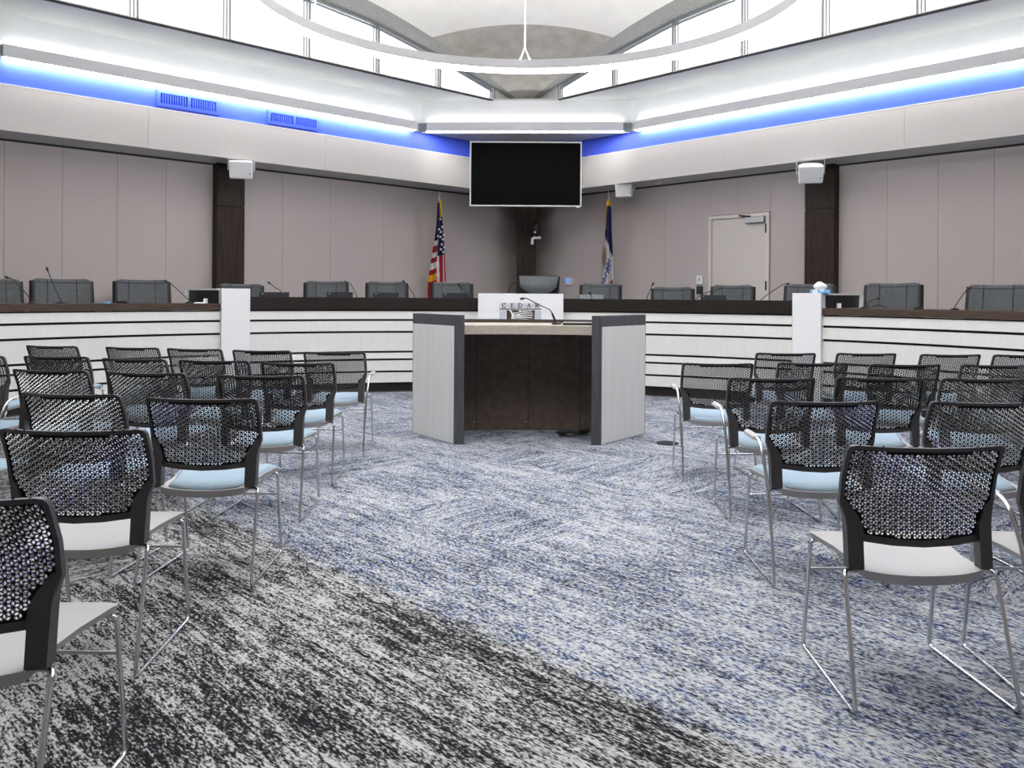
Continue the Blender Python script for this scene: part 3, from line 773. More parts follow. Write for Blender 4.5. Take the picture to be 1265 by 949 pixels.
def arm_pad(sg):
    mb = MB(); n = 10
    def f(u, v):
        w = 2 * u - 1; y = .245 + .175 * v; hw = .020 * min(1, (v * 6 + .35), ((1 - v) * 6 + .35))
        return Vector((sg * .262 + w * hw, y, .645 + .007 * (1 - w * w) - .006 * (1 - v)))
    return mb.grid(f, 6, n, 0, lambda u, v: f(u, v) - Vector((0, 0, .014)))
proto = thing('stacking_chair', '-', 'chair')
backf = back_frame().build('back_frame', 'backframe', proto, smooth=35)
backm = back_mesh().build('back_mesh', ['mesh', 'meshrim'], proto, fix=False)
seat_o = seat().build('seat', 'seat', proto, smooth=50)
pad_o = pad().build('seat_pad', 'pad', proto, smooth=60)
sledl = sled(-1).build('sled_leg', 'chrome', proto, smooth=60); sledr = sled(1).build('sled_leg', 'chrome', proto, smooth=60)
cross = MB().tube([(-.236, .4665, .31), (.236, .4665, .31)], .0055, 8).build('crossbar', 'chrome', proto, smooth=60)
armm = {}
for sg in (-1, 1):
    a = arm(sg).build('armrest', 'chrome', proto, smooth=60); b = arm_pad(sg).build('arm_pad', 'seat', a, smooth=60); armm[sg] = a
used = [False]
def place_chair(X, Y, yaw, label, padded=True, arms=()):
    """X,Y: floor point midway between the rear feet"""
    r = proto.copy(); COL.objects.link(r); r.location = (X, Y, 0); r.rotation_euler = (0, 0, yaw); r['label'] = label; r['group'] = 'audience chairs in rows'
    for ch in list(proto.children):
        if ch is pad_o and not padded: continue
        if ch in armm.values() and ch not in [armm[s] for s in arms]: continue
        copy_tree(ch, r)
    return r
def chair_top(xl, xr, y, yaw_deg):
    """floor point from the surveyed back top"""
    m, t = ray((xl + xr) / 2, y); Y = (EYE - .834) / t
    X = m * Y; yw = rad(yaw_deg)
    o = Vector((.075 * -sin(yw), .075 * cos(yw)))
    return X - o.x, Y - o.y, yw
ORD = ['', 'first', 'second', 'third', 'fourth', 'fifth', 'sixth']
def lab(block, row, k, padded=True, arms=False):
    a = ', one armrest' if arms else ''
    s = 'blue-padded' if padded else 'grey-seated'
    end = 'aisle seat' if k == 1 else f'{ORD[k]} seat from aisle'
    return f'{s} mesh-back chair{a}, {block} block, {ORD[row]} row from dais, {end}'
# left block, rows counted from the dais, seats counted from the aisle
LEFT = {1: [(378, 452, 434.6, -1), (287, 357, 433, -6), (205, 272, 431, -10), (123, 200, 429.3, -10), (26, 98, 427.4, -10)],
        2: [(327, 412, 446.5, 0), (220, 306, 445.5, -3), (121.5, 206, 443.5, -10), (24.5, 110, 440.5, -6)],
        3: [(264, 375, 463, -1), (125.5, 231, 460.5, -8), (7, 112, 457.3, -9)],
        4: [(180, 318, 490, -1), (16.5, 152, 486.5, -8)],
        5: [(-2, 178, 529.5, 0)]}
RIGHT = {1: [(933.5, 1009.8, 436.3, 0), (1033, 1110, 436.6, 0), (1136.5, 1214.8, 438, 0), (1227, 1305, 438.6, 0)],
         2: [(844, 934, 446.8, 0), (960, 1050, 448.5, 0), (1074, 1165, 450.3, 0), (1186.5, 1279, 451, 0)],
         3: [(898, 1007, 465.8, 0), (1032, 1146, 467, -5), (1163, 1275, 468, -2)],
         4: [(950, 1090, 495.4, 2), (1150, 1290, 497, 0)]}
FEET = {('l', 1): (-1.262 - .262, 6.62), ('l', 2): (-1.275 - .262, 5.56), ('l', 3): (-1.252 - .262, 4.67), ('l', 4): (-1.445, 3.617), ('l', 5): (-1.293 - .262, 2.754),
        ('r', 2): (1.163 + .262, 5.76), ('r', 3): (1.23 + .262, 4.72), ('r', 4): (1.153 + .262, 3.667)}
for rows, sd, blk in ((LEFT, 'l', 'left'), (RIGHT, 'r', 'right')):
    for row, seats in rows.items():
        for k, (xl, xr, y, yw) in enumerate(seats):
            X, Y, w = chair_top(xl, xr, y, yw)
            if k == 0 and (sd, row) in FEET: X, Y = FEET[(sd, row)]
            arms = ()
            if sd == 'l' and row == 1 and k == 0: arms = (1,)
            if sd == 'r' and row in (2, 3, 4) and k == 0: arms = (-1,)
            padded = not (sd == 'l' and row == 5)
            place_chair(X, Y, w, lab(blk, row, k + 1, padded, bool(arms)), padded, arms)
place_chair(-1.083 - .262, 1.80, 0, lab('left', 6, 1, False), False)
place_chair(-4.08, 5.97, rad(-3), lab('left', 2, 5), True)
place_chair(-3.50, 4.95, rad(-5), lab('left', 3, 4, True, True), True, (1,))
place_chair(-2.76, 3.72, rad(-5), lab('left', 4, 3), True)
place_chair(1.319, 2.547, rad(1.3), lab('right', 5, 1, False), False)
place_chair(1.919, 2.56, rad(.5), lab('right', 5, 2, False, True), False, (-1,))
for o in list(proto.children_recursive) + [proto]: bpy.data.objects.remove(o)

# ------------------------------------------------------------------ council chairs
def council_chair(xl, xr, ytop, label, exec_=False, gap=1.12):
    x = (xl + xr) / 2; p = arc_at(x, ytop, DRAD + gap); th = ang(p)
    w = (xr - xl) / F * p.y * (.93 if exec_ is False else 1); w = min(max(w, .56), .66); H = p.z - PLAT
    o = thing('council_chair', label, 'chair', (p.x, p.y, PLAT), -th, 'council chairs behind the dais')   # local +y away from the hall
    B = MB.build
    def lb_(mb, n, m, par=o, **k): return mb.build(n, m, par, origin=(0, 0, 0), **k) if False else local(mb, n, m, par, **k)
    hw = w / 2; zt, zb = H, H - .62; m_ = 'leatherblack' if exec_ else 'leather'
    def f(u, v):
        a = 2 * u - 1; z = zb + (zt - zb) * v
        wid = hw * (1 - .04 * v) if not exec_ else hw * (.90 + .10 * v)
        z += .012 * a * a * v; cr = .0
        y = .06 * v - .045 * a * a * 0 - .05 * (a ** 2) + .02
        if exec_: y += .02 * sin(v * PI * 3) * (1 - a * a); z += .0
        if abs(a) > .85 and v > .93: z -= (abs(a) - .85) * .12
        return Vector((a * wid, y, z))
    def g(u, v):
        p_ = f(u, v); return Vector((p_.x * 1.0, p_.y + .085, p_.z - .004))
    bk = local(MB().grid(f, 20, 14, 0, g), 'backrest', 'leatherdark' if exec_ else m_, o, smooth=60, bevel=.012)
    sm = MB()
    if not exec_:
        for a in (-.52, .52):
            pts = [f((a + 1) / 2, v) - Vector((0, .003, 0)) for v in (.05, .3, .6, .9, .995)]
            sm.tube(pts, .0035, 6)
        pts = [f(u, .93) - Vector((0, .002, 0)) for u in (.02, .25, .5, .75, .98)]; sm.tube(pts, .003, 6)
        local(sm, 'seam', 'leatherdark', bk)
        for a in (-1, 1):
            local(MB().tube([f((a + 1) / 2, v) + Vector((.004 * a, .042, 0)) for v in (.0, .3, .6, .9, .97)], .043, 8), 'side_welt', 'leatherdark', bk, smooth=60)
    else:
        def fc(u, v):
            a = 2 * u - 1; z0_ = zt - .27 + .09 * abs(a) ** 3; z = z0_ + (zt - .012 - z0_) * v
            return Vector((a * hw * (.86 + .08 * v), -.035 - .06 * a * a * 0 - .05 * a * a + .05 * v + .02 * (1 - sin(v * PI)), z))
        local(MB().grid(fc, 20, 12, 0, lambda u, v: fc(u, v) + Vector((0, .05, 0))), 'back_cushion', 'leather', bk, smooth=60)
    local(MB().grid(lambda u, v: Vector(((2 * u - 1) * .25, -.44 + .5 * v, .50 + .03 * (1 - (2 * u - 1) ** 4) * (1 - (2 * v - 1) ** 4))), 10, 10, 0, lambda u, v: Vector(((2 * u - 1) * .25, -.44 + .5 * v, .42))), 'seat', m_, o, smooth=50)
    for sg in (-1, 1):
        local(MB().tube([(sg * .28, .05, .46), (sg * .30, .0, .62), (sg * .30, -.25, .64), (sg * .29, -.3, .46)], .018, 8, smoothpts=4), 'armrest', 'plasticblack', o, smooth=60)
    local(MB().lathe([(0, .09), (.03, .09), (.028, .42), (0, .42)], (0, -.2, 0), 12), 'pedestal', 'plasticblack', o, smooth=40)
    bs = MB()
    for k in range(5):
        t = k * 2 * PI / 5; bs.tube([(0, -.2, .10), (.28 * cos(t), -.2 + .28 * sin(t), .07), (.3 * cos(t), -.2 + .3 * sin(t), .03)], [.026, .018, .028], 8)
    local(bs, 'star_base', 'plasticblack', o, smooth=60)
    return o
def local(mb, name, m, par, **k):
    bevel = k.pop('bevel', 0); o = mb.build(name, m, None, origin=(0, 0, 0), bevel=bevel, **k); o.parent = par; return o
CH = [(-43, 27, 345, 'grey leather council chair at far left, cut by the frame edge'),
      (43.5, 114.5, 345, 'grey leather council chair behind left wing, behind the tallest upright microphone'),
      (144.5, 210, 346, 'grey leather council chair behind left wing, next to left white pier'),
      (272.6, 325, 351, 'grey leather council chair partly hidden by the left white pier'),
      (377.5, 430, 347.5, 'grey leather council chair third to the left of the US flag chair'),
      (453.5, 503.5, 348, 'grey leather council chair next left of the chair below the US flag'),
      (533, 583.5, 348.8, 'grey leather council chair directly below the US flag'),
      (716.5, 766, 350.5, 'grey leather council chair directly below the state flag'),
      (804, 856, 355, 'low grey leather council chair beside the light switches'),
      (877.5, 930, 352.5, 'grey leather council chair in front of the door'),
      (967.5, 1030, 351, 'grey leather council chair behind the tissue box and right pier'),
      (1066, 1136, 350, 'grey leather council chair behind right wing, next to right white pier'),
      (1192.5, 1268, 352, 'grey leather council chair at far right, cut by the frame edge')]
for xl, xr, y, l in CH: council_chair(xl, xr, y, l)
council_chair(640, 691.5, 340.5, 'black leather executive chair with curved back behind the sign panel', True, 1.15)

# ------------------------------------------------------------------ dais microphones, laptops, small things
def gooseneck(xb, yb, xh, yh, label, wing, bend=None):
    r = .34 if wing else .275; z0 = 1.185 if wing else 1.12
    b = arc_at(xb, yb, DRAD + r); Y = b.y; base = Vector((b.x, b.y, z0))
    o = thing('gooseneck_microphone', label, 'microphone', base, group='gooseneck microphones on the dais')
    MB().lathe([(0, 0), (.042, 0), (.042, .012), (.016, .022), (0, .022)], base, 14).build('base', 'plasticblack', o, smooth=40)
    hd = at(xh, yh, Y - .06); mid = at(*(bend if bend else ((xb + xh) / 2, (yb + yh) / 2)), Y - .03)
    b2 = b if b.z > z0 + .03 else Vector((b.x, b.y, z0 + .03))
    MB().tube([base + Vector((0, 0, .015)), b2, mid, hd], .0052, 7, smoothpts=5).build('gooseneck', 'plasticblack', o, smooth=60)
    d = (hd - mid).normalized()
    MB().tube([hd - d * .02, hd - d * .008, hd + d * .02, hd + d * .028], [.006, .0115, .0125, .007], 10).build('head', 'plasticblack', o, smooth=60)
MIC = [(40, 374, 9, 343, 'left-leaning gooseneck microphone at far left of the left dais wing', True, (18, 347)),
       (75, 374, 58.5, 333, 'tallest upright gooseneck microphone on the left dais wing', True, None),
       (234, 373, 205.5, 347.5, 'gooseneck microphone beside the screen of the left white pier', True, (213, 352)),
       (347, 361, 333, 350, 'short gooseneck microphone behind laptop right of the left white pier', False, None),
       (441, 367, 427.5, 348.5, 'curved gooseneck microphone third to the left of the sign panel', False, (433, 351)),
       (512, 367, 499, 348, 'curved gooseneck microphone second to the left of the sign panel', False, (504, 353)),
       (575, 362, 566.3, 351.5, 'small gooseneck microphone nearest the sign panel, before chair under US flag', False, (569, 356)),
       (628, 362, 636, 348.5, 'gooseneck microphone behind the sign panel by the executive chair', False, (631, 354)),
       (731, 367, 728.6, 362.3, 'short gooseneck microphone in front of the chair below the state flag', False, None),
       (798.5, 370, 806.3, 351.5, 'upright gooseneck microphone beside the low chair by the light switches', False, (804, 357)),
       (858, 371, 888.5, 356.8, 'gooseneck microphone bending over a laptop in front of the door', False, (872, 362)),
       (940, 371, 972.5, 350.8, 'long gooseneck microphone beside the right white pier on centre dais', False, (965, 353)),
       (1067.5, 380, 1084.3, 368.8, 'short gooseneck microphone on right wing next to the pier screen', True, (1075, 372)),
       (1179.5, 383, 1197, 356.5, 'gooseneck microphone at far right of the right dais wing', True, (1191, 362))]
for a in MIC: gooseneck(a[0], a[1], a[2], a[3], a[4], a[5], a[6])
def laptop(x0, x1, yt, label, m='darkscreen'):
    p = arc_at((x0 + x1) / 2, yt, DRAD + .36); th = ang(p); w = (x1 - x0) / F * p.y; z0 = 1.12
    o = thing('laptop', label, 'laptop', (p.x, p.y, z0), -th, 'laptops on the dais'); h = max(p.z - z0, .12)
    local(MB().box((0, .14, .009), (w, .26, .018)), 'keyboard_base', 'plasticblack', o, bevel=.004)
    local(MB().hexa([(-w / 2, 0, .018), (w / 2, 0, .018), (w / 2, .012, .018), (-w / 2, .012, .018)], [(-w / 2, -.03, h), (w / 2, -.03, h), (w / 2, -.018, h), (-w / 2, -.018, h)]), 'lid', m, o)
    local(MB().box((-w / 2 + .04, -.024, h - .02), (.018, .012, .012)), 'hinge_badge', 'silver', o)
laptop(320.5, 356.5, 361, 'dark open laptop right of the left white pier on centre dais')
laptop(403.5, 435.5, 361, 'dark open laptop in front of third chair left of sign panel')
laptop(461, 492.5, 361.5, 'dark open laptop in front of second chair left of sign panel')
laptop(547, 580, 362, 'dark open laptop in front of the chair below the US flag')
laptop(716, 745.5, 364, 'pale open laptop in front of the chair below the state flag', 'paleLid')
laptop(866, 898, 364.5, 'dark open laptop in front of the chair by the door')
# tissue box on the right pier
pt_ = arc_at(1013, 362.5, DRAD + .02); th = ang(pt_); topz = arc_at(996, 362.3, DRAD - .06).z
to = thing('tissue_box', 'blue and white tissue box with tissue pulled up, on the right pier', 'tissue box', (pt_.x, pt_.y, topz), -th * .4)
local(MB().box((0, 0, .022), (.215, .115, .044)), 'carton', 'boxblue', to, bevel=.002)
wl = MB(); wl.box((-.06, -.058, .022), (.06, .003, .044)); wl.box((.02, -.058, .032), (.05, .003, .018)); wl.box((0, 0, .0445), (.17, .08, .002)); local(wl, 'white_print', 'paper', to)
random.seed(3)
def tis(u, v):
    a = u * 2 * PI; r = .035 + .03 * sin(v * PI) + .012 * sin(5 * a + v * 3) * v
    return Vector((1.25 * r * cos(a) * (1 - .55 * v ** 3), .8 * r * sin(a) * (1 - .55 * v ** 3), .044 + .085 * v + .012 * sin(3 * a) * v))
local(MB().grid(tis, 20, 8), 'tissue', 'tissue', to, smooth=80)
# little things on the wing desks
def small(x, y, w, h, name, label, cat, m, d=.03):
    p = arc_at(x, y, DRAD + .2); z0 = 1.185
    wm = w / F * p.y; hm = h / F * p.y
    o = MB().hexa([(p.x - wm / 2, p.y - d / 2, z0), (p.x + wm / 2, p.y - d / 2, z0), (p.x + wm / 2, p.y + d / 2, z0), (p.x - wm / 2, p.y + d / 2, z0)],
                  [(p.x - wm * .45, p.y - d / 2.4, z0 + hm), (p.x + wm * .45, p.y - d / 2.4, z0 + hm), (p.x + wm * .45, p.y + d / 2.4, z0 + hm), (p.x - wm * .45, p.y + d / 2.4, z0 + hm)]).build(name, m, origin=(p.x, p.y, z0), bevel=.003)
    return tag(o, label, cat)
small(254, 371, 5, 6, 'sanitizer_bottle', 'small white bottle on left wing desk before the pier screen', 'bottle', 'paper')
small(248, 374, 12, 1.4, 'paper_sheet', 'white sheet lying on left wing desk beside the white bottle', 'paper', 'paper', .14)
small(1036.5, 378, 5, 6, 'card_holder', 'small white card standing before the black screen on right wing', 'card', 'paper')
small(132, 373.5, 8, 2.2, 'blue_cap', 'small pale blue cap on left wing desk left of a chair', 'cap', 'boxblue')
small(151, 373, 13, 3, 'desk_device', 'small black device on left wing desk in front of third chair', 'device', 'plasticblack')
small(1134, 380, 11, 2.6, 'desk_device', 'small black device on right wing desk between two council chairs', 'device', 'plasticblack')
mb = MB(); q = [arc_at(x, y, DRAD + .25) for x, y in ((1078, 379), (1084, 376.5), (1090, 378), (1096, 380))]; 
mb.tube([Vector((v.x, v.y, max(v.z, 1.19))) for v in q], .006, 6, smoothpts=4); tag(mb.build('microphone_cable', 'plasticblack', origin=q[0]), 'thin black cable looped on right wing desk below a short microphone', 'cable')

# ------------------------------------------------------------------ television
TY = 13.45
t0, t1 = at(580.6, 174.4, TY), at(718.3, 255.6, TY)
tv = thing('television', 'large black wall television with thin silver frame in the corner', 'television', ((t0.x + t1.x) / 2, TY + .06, t1.z))
zb, zt = t1.z, t0.z; x0, x1 = t0.x, t1.x
MB().box(((x0 + x1) / 2, TY + .045, (zb + zt) / 2), (x1 - x0 - .01, .06, zt - zb - .01)).build('housing', 'plasticblack', tv)
fr = MB(); bw = .022
for (a, b, c_, d_) in ((x0, x1, zt - bw, zt), (x0, x1, zb, zb + bw), (x0, x0 + bw, zb + bw, zt - bw), (x1 - bw, x1, zb + bw, zt - bw)): fr.box(((a + b) / 2, TY + .02, (c_ + d_) / 2), (b - a, .05, d_ - c_))
fr.build('bezel', 'silver', tv)
MB().box(((x0 + x1) / 2, TY + .012, (zb + zt) / 2), (x1 - x0 - 2 * bw, .01, zt - zb - 2 * bw)).build('screen', 'tvscreen', tv)
MB().box((x1 - .06, TY + .01, zb - .008), (.05, .03, .016)).build('sensor', 'paper', tv)
mb = MB(); mb.box(((x0 + x1) / 2, TY + .6, (zb + zt) / 2), (.5, 1.1, .1)); mb.box(((x0 + x1) / 2, TY + .10, (zb + zt) / 2), (.7, .05, .5)); mb.build('wall_mount', 'plasticblack', tv)

# corner camera
cp = at(663, 286, 15.2)
co = thing('security_camera', 'small black dome camera on a white elbow bracket by the corner column', 'camera', (cp.x, cp.y, cp.z))
sc_ = 15.2 / F
MB().lathe([(0, -.10), (.05, -.09), (.075, -.03), (.085, .04), (.08, .10), (.05, .15), (0, .16)], cp, 18).build('dome', 'plasticblack', co, smooth=60)
a_ = at(657.5, 302, 15.2); b_ = at(657.5, 294, 15.2); c_ = at(668, 294, 15.2)
MB().tube(rounded([a_, b_, c_], .05), .028, 10).build('bracket', 'paper', co, smooth=60)
lp = at(661, 287, 15.1); MB().lathe([(0, -.02), (.018, -.012), (.02, 0), (.018, .012), (0, .02)], lp, 10).build('lens', 'paper', co, smooth=60)

# ------------------------------------------------------------------ flags
def flag(px, yfin, ytop, label, us):
    Y = on_left(px, 300, -.32).y if us else on_right(px, 300, -.32).y
    b = at(px, 300, Y); bx = b.x
    z = lambda y: at(px, y, Y).z
    o = thing('flag', label, 'flag', (bx, Y, PLAT), group='flags on poles')
    MB().lathe([(0, 0), (.14, 0), (.14, .02), (.03, .06), (0, .06)], (bx, Y, PLAT), 20).build('stand', 'gold', o, smooth=40)
    MB().tube([(bx, Y, PLAT + .05), (bx, Y, z(ytop))], .012, 8).build('pole', 'darkwood', o, smooth=60)
    zf0, zf1 = z(ytop), z(yfin)
    MB().lathe([(0, 0), (.014, 0), (.03, .03), (.012, .06), (.022, .10), (.030, .13), (.012, zf1 - zf0 - .03), (0, zf1 - zf0)], (bx, Y, zf0), 12).build('finial', 'silver', o, smooth=60)
    # draped cloth: a loose cone of folds
    zl = z(372); L_ = zf0 - zl
    pxl = Y / F
    if us: prof = [(0, -1.5, 3), (.25, -2.8, 5.2), (.38, -5, 6.5), (.55, -8.5, 8), (.75, -12.3, 9.3), (1, -13, 10)]
    else: prof = [(0, -3, 2.5), (.25, -4, 3.2), (.5, -6, 5), (.75, -8, 5.5), (1, -9, 6)]
    def lim(v):
        for (a, l0, r0), (b_, l1, r1) in zip(prof, prof[1:]):
            if v <= b_: t = (v - a) / (b_ - a); return (l0 + (l1 - l0) * t) * pxl, (r0 + (r1 - r0) * t) * pxl
        return prof[-1][1] * pxl, prof[-1][2] * pxl
    def surf(u, v, o_=0):
        l, r = lim(v); x = l + (r - l) * u
        y = -.05 - .035 * (1 + v) * cos(u * 2 * PI * 2.0 + .6) * min(1, v * 4 + .3) - .05 * sin(u * PI) - o_
        return Vector((bx + x, Y + y, zf0 - .01 - L_ * v - (.02 + .10 * v) * (u - .5) * (-1 if us else 1) * 1.0))
    nu, nv = 36, 60
    mb = MB()
    vs = [surf(i / nu, j / nv) for j in range(nv + 1) for i in range(nu + 1)] + [surf(i / nu, j / nv, -.012) for j in range(nv + 1) for i in range(nu + 1)]
    mb.v = vs; w = nu + 1; off = (nu + 1) * (nv + 1)
    for j in range(nv):
        for i in range(nu):
            u, v = (i + .5) / nu, (j + .5) / nv
            if us:
                if v < .02 or (v < .17 and u > .62): m = 3
                elif v < .55 and (u > .44 or v < .38): m = 0
                elif u < .48 and v >= .38:
                    k = int((v - .38) / .057); m = (2 if k % 2 == 0 else 1) if k < 6 else (3 if k == 6 else 1)
                else:
                    m = 1 if (u + (v - .7) * .35) % .26 > .13 else 2
                    m = 2 if .50 < u - (v - .7) * .3 < .62 or .84 < u < .93 else 1
            else:
                e_ = .35 + .20 * u
                if v < .045 or (v < .3 and u < .16): m = 3
                elif v < e_ : m = 0
                else: m = 2
            mb.f.append((j * w + i, j * w + i + 1, (j + 1) * w + i + 1, (j + 1) * w + i)); mb.m.append(m)
            mb.f.append(tuple(off + q for q in (j * w + i, j * w + i + 1, (j + 1) * w + i + 1, (j + 1) * w + i))[::-1]); mb.m.append(m)
    for ring in ([j * w for j in range(nv + 1)], [j * w + nu for j in range(nv + 1)], list(range(w)), [nv * w + i for i in range(w)]):
        for a, b_ in zip(ring, ring[1:]): mb.f.append((a, b_, off + b_, off + a)); mb.m.append(3 if ring[0] == 0 and ring[1] == 1 else (0 if us else 2))
    cl_ = mb.build('flag_cloth', ['navy', 'red', 'clothwhite', 'gold'], o, smooth=60)
    if us:
        st_ = MB()
        for (sx, sy) in ((543.3, 270), (545.6, 279.6), (541.6, 282.6), (543.8, 285.8), (547.5, 289.6), (540.2, 291), (543, 292), (546.2, 295.2), (545, 301.4), (548.3, 305), (543.8, 307.6), (547, 311)):
            l_, r_ = at(sx, sy, Y - .25), None
            c = Vector((l_.x, Y - .19, l_.z)); R_ = .024; pts = []
            for k in range(10):
                rr = R_ if k % 2 == 0 else R_ * .5; t = PI / 2 + k * PI / 5; pts.append(Vector((c.x + rr * cos(t), 0, c.z + rr * sin(t))))
            ys = Y - .145
            lo_ = [(p_.x, ys, p_.z) for p_ in pts]; hi_ = [(p_.x, ys + .05, p_.z) for p_ in pts]
            st_.hexa(lo_, hi_)
        st_.build('star', 'clothwhite', cl_)
    else:
        eg = MB(); ys = Y - .15
        def blob(pts, mbx):
            q = [at(x, y, Y - .15) for x, y in pts]; mbx.hexa([(v.x, ys, v.z) for v in q], [(v.x, ys + .06, v.z) for v in q])
        blob([(746.5, 303), (748, 309), (747.5, 319), (746.5, 326), (745.5, 330), (744.2, 324), (744.6, 312)], eg); eg.build('eagle_print', 'eagle', cl_)
        sc = MB()
        for pts in ([(751, 320), (753.5, 323), (750, 326), (754, 329), (749.5, 331), (753, 334)], [(748, 331), (750.5, 335), (747, 338), (749.5, 342)], [(744.5, 344), (747, 347), (743.5, 350)], [(752.5, 325), (750.5, 331), (752, 338)], [(746.5, 338), (749, 341), (746, 345)]):
            q = [at(x, y, Y - .16) for x, y in pts]; sc.tube(q, .011, 6, smoothpts=4)
        sc.build('script_print', 'script', cl_)
        rd = MB(); blob([(754, 348), (756.5, 345), (757, 350), (755, 352.5)], rd); rd.build('red_corner', 'red', cl_)
flag(542.2, 235.5, 248, 'US flag with gold fringe draped on its pole, left of the television', True)
flag(751.5, 235.5, 248, 'blue and white state flag with an eagle on its pole, right of television', False)

# ------------------------------------------------------------------ loudspeakers
def speaker(px, py, w, h, side, face, label, tilt=rad(12), d=-.12):
    p = on_left(px, py, d) if side == 'l' else on_right(px, py, d)
    k = p.y / F; W_, H_ = w * k, h * k; D_ = .20
    o = thing('wall_speaker', label, 'loudspeaker', p, face, group='white loudspeakers under the bulkhead'); o.rotation_euler = (tilt, 0, face)
    # local: -y faces the hall
    fr = [(-W_ / 2, -D_ / 2), (W_ / 2, -D_ / 2), (W_ / 2 * .9, D_ * .15), (W_ * .3, D_ / 2), (-W_ * .3, D_ / 2), (-W_ / 2 * .9, D_ * .15)]
    local(MB().hexa([(x * .92, y, -H_ / 2) for x, y in fr], [(x, y, H_ / 2) for x, y in fr]), 'cabinet', 'speaker', o, bevel=.018)
    local(MB().hexa([(-W_ * .41, -D_ / 2 - .004, -H_ * .42), (W_ * .41, -D_ / 2 - .004, -H_ * .42), (W_ * .41, -D_ / 2 + .01, -H_ * .42), (-W_ * .41, -D_ / 2 + .01, -H_ * .42)],
                    [(-W_ * .445, -D_ / 2 - .004, H_ * .42), (W_ * .445, -D_ / 2 - .004, H_ * .42), (W_ * .445, -D_ / 2 + .01, H_ * .42), (-W_ * .445, -D_ / 2 + .01, H_ * .42)]), 'front_grille', 'grille', o)
    local(MB().box((W_ * .36, -D_ / 2 - .006, -H_ * .2), (.014, .006, .016)), 'badge', 'plasticblack', o)
    top = (ZB - p.z) ; s_ = W_ * .47
    mb = MB()
    mb.tube(rounded([(-s_ - .02, 0, 0), (-s_ - .02, .02, max(top, H_ / 2 + .02)), (s_ + .02, .02, max(top, H_ / 2 + .02)), (s_ + .02, 0, 0)], .03), .009, 6)
    for sg in (-1, 1): mb.box((sg * (s_ + .005), 0, 0), (.04, .04, .03))
    local(mb, 'bracket', 'silver', o, smooth=40)
speaker(298, 209.5, 29, 22, 'l', rad(16), 'white loudspeaker on the left dark column below the bulkhead', d=.05)
speaker(1001, 214, 31, 22, 'r', rad(-14), 'white loudspeaker on the right dark column below the bulkhead', rad(22), d=.05)
speaker(772, 234.8, 22, 18, 'r', rad(-24), 'white loudspeaker beside the state flag, right of the television', rad(4), d=-.15)
dp_ = on_right(813, 226.3, -.3)
tag(MB().lathe([(0, -.03), (.05, -.025), (.06, -.005), (.06, .0), (0, .0)], (dp_.x, dp_.y, ZB + .004), 16).build('ceiling_sensor', 'paper', origin=(dp_.x, dp_.y, ZB), smooth=40), 'small white round sensor under the right bulkhead, right of a loudspeaker', 'sensor')

# ------------------------------------------------------------------ door and wall fittings
s0, s1 = door_s; zt = door_top
do = bpy.data.objects.new('door_1', None); COL.objects.link(do); do.location = P((s0 + s1) / 2, W, PLAT); struct(do)
fw = .055; mb = MB()
wslab(mb, 'r', s0, s0 + fw, W - .1, W + .03, PLAT, zt); wslab(mb, 'r', s1 - fw, s1, W - .1, W + .03, PLAT, zt); wslab(mb, 'r', s0 + fw, s1 - fw, W - .1, W + .03, zt - fw, zt)
mb.build('door_frame', 'doorframe', do, bevel=.004)
wslab(MB(), 'r', s0 + fw + .004, s1 - fw - .004, W - .05, W + .004, PLAT, zt - fw - .005).build('door_leaf', 'door', do)
for py in (282, 353):
    s_, z_ = sof('r', 946.5, py, W + .02); wslab(MB(), 'r', s_ - .012, s_ + .012, W, W + .035, z_ - .07, z_ + .07).build('door_hinge', 'plasticblack', do)
sa, za = sof('r', 920.5, 272, W + .05); sb, zb2 = sof('r', 944, 272, W + .05)
clo = wslab(MB(), 'r', sa, sb, W + .004, W + .075, za - .05, za + .04).build('door_closer', 'silver', do, bevel=.006)
a_ = on_right(927, 267.5, W + .06); b_ = on_right(913, 266.5, W + .06); MB().tube([a_, b_], .012, 6).build('closer_arm', 'plasticblack', clo)
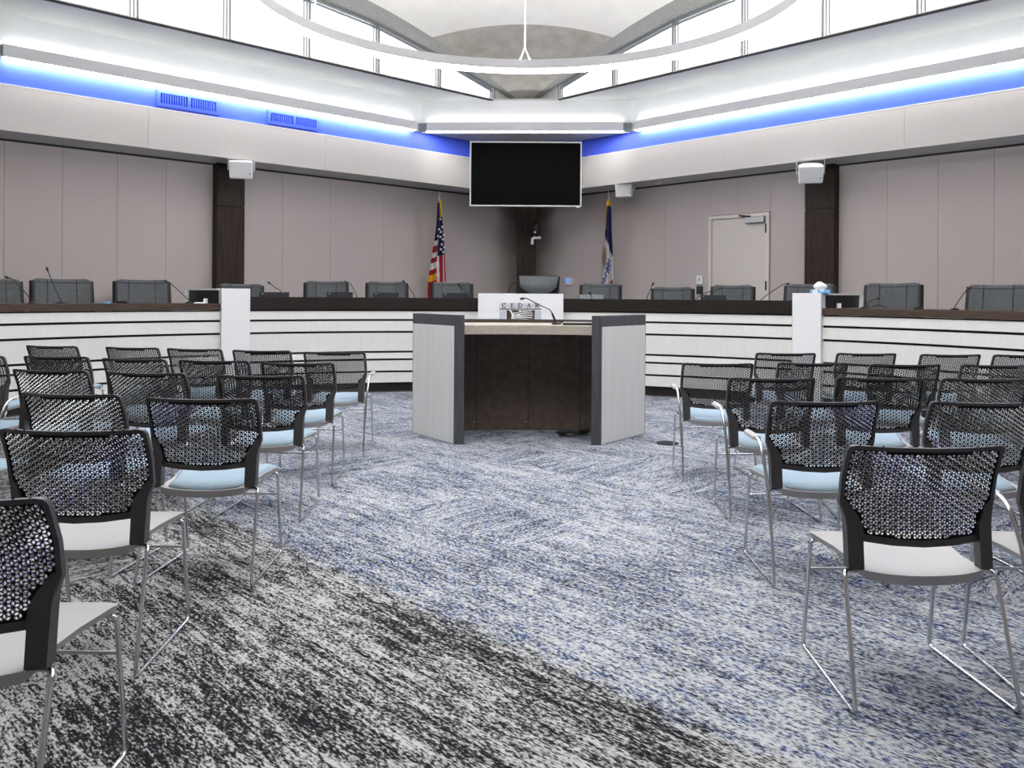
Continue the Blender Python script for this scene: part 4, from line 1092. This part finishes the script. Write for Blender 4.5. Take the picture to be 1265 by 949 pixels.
def wallbox(side, x, y, w, h, m, name, label, cat, scr=None):
    s_, z_ = sof(side, x, y, W); p = wall_pt(side, s_, W, z_); k = p.y / F
    ww = w * k / abs(DR.x if side == 'r' else DL.x); hh = h * k
    o = thing(name, label, cat, p)
    wslab(MB(), side, s_ - ww / 2, s_ + ww / 2, W, W + .03, z_ - hh / 2, z_ + hh / 2).build('cover', m, o, bevel=.004)
    if scr: wslab(MB(), side, s_ - ww * scr[0], s_ + ww * scr[0], W + .03, W + .034, z_ - hh * .15, z_ + hh * scr[1]).build(scr[3], scr[2], o)
wallbox('r', 865, 345.8, 6, 10.5, 'paper', 'light_switch', 'white light switch plate on wall left of the door', 'light switch', (.14, .28, 'silver', 'rocker'))
wallbox('r', 865, 358.3, 5.8, 9.5, 'plasticblack', 'card_reader', 'black card reader on wall just below the white light switch', 'card reader', (.25, .35, 'darkscreen', 'reader_face'))
wallbox('r', 703.3, 347.6, 7.2, 8.6, 'paper', 'thermostat', 'small white thermostat with blue display right of the corner column', 'thermostat', (.33, .36, 'led', 'display'))

# ------------------------------------------------------------------ light
wd = bpy.data.worlds.new('world'); S.world = wd; wd.use_nodes = True
bg = wd.node_tree.nodes['Background']; bg.inputs[0].default_value = (.96, .98, 1, 1); bg.inputs[1].default_value = 3.0
def area(loc, size, power, col=(1, 1, 1), rot=(0, 0, 0)):
    l = bpy.data.lights.new('fill_lamp', 'AREA'); l.shape = 'RECTANGLE'; l.size, l.size_y = size; l.energy = power; l.color = col
    o = bpy.data.objects.new('fill_lamp', l); COL.objects.link(o); o.location = loc; o.rotation_euler = rot; return o
area((0, 3.6, 5.2), (7, 4), 130, (1, .985, .96))  # unseen fill light added over the seating to brighten the hall

S.view_settings.view_transform = 'Standard'; S.view_settings.look = 'None'; S.view_settings.gamma = 1; S.view_settings.use_curve_mapping = False
S.view_settings.exposure = 0.9
S.render.engine = 'CYCLES'
S.cycles.use_denoising = True
S.cycles.max_bounces = 8; S.cycles.diffuse_bounces = 4; S.cycles.transparent_max_bounces = 12
S.cycles.sample_clamp_indirect = 6
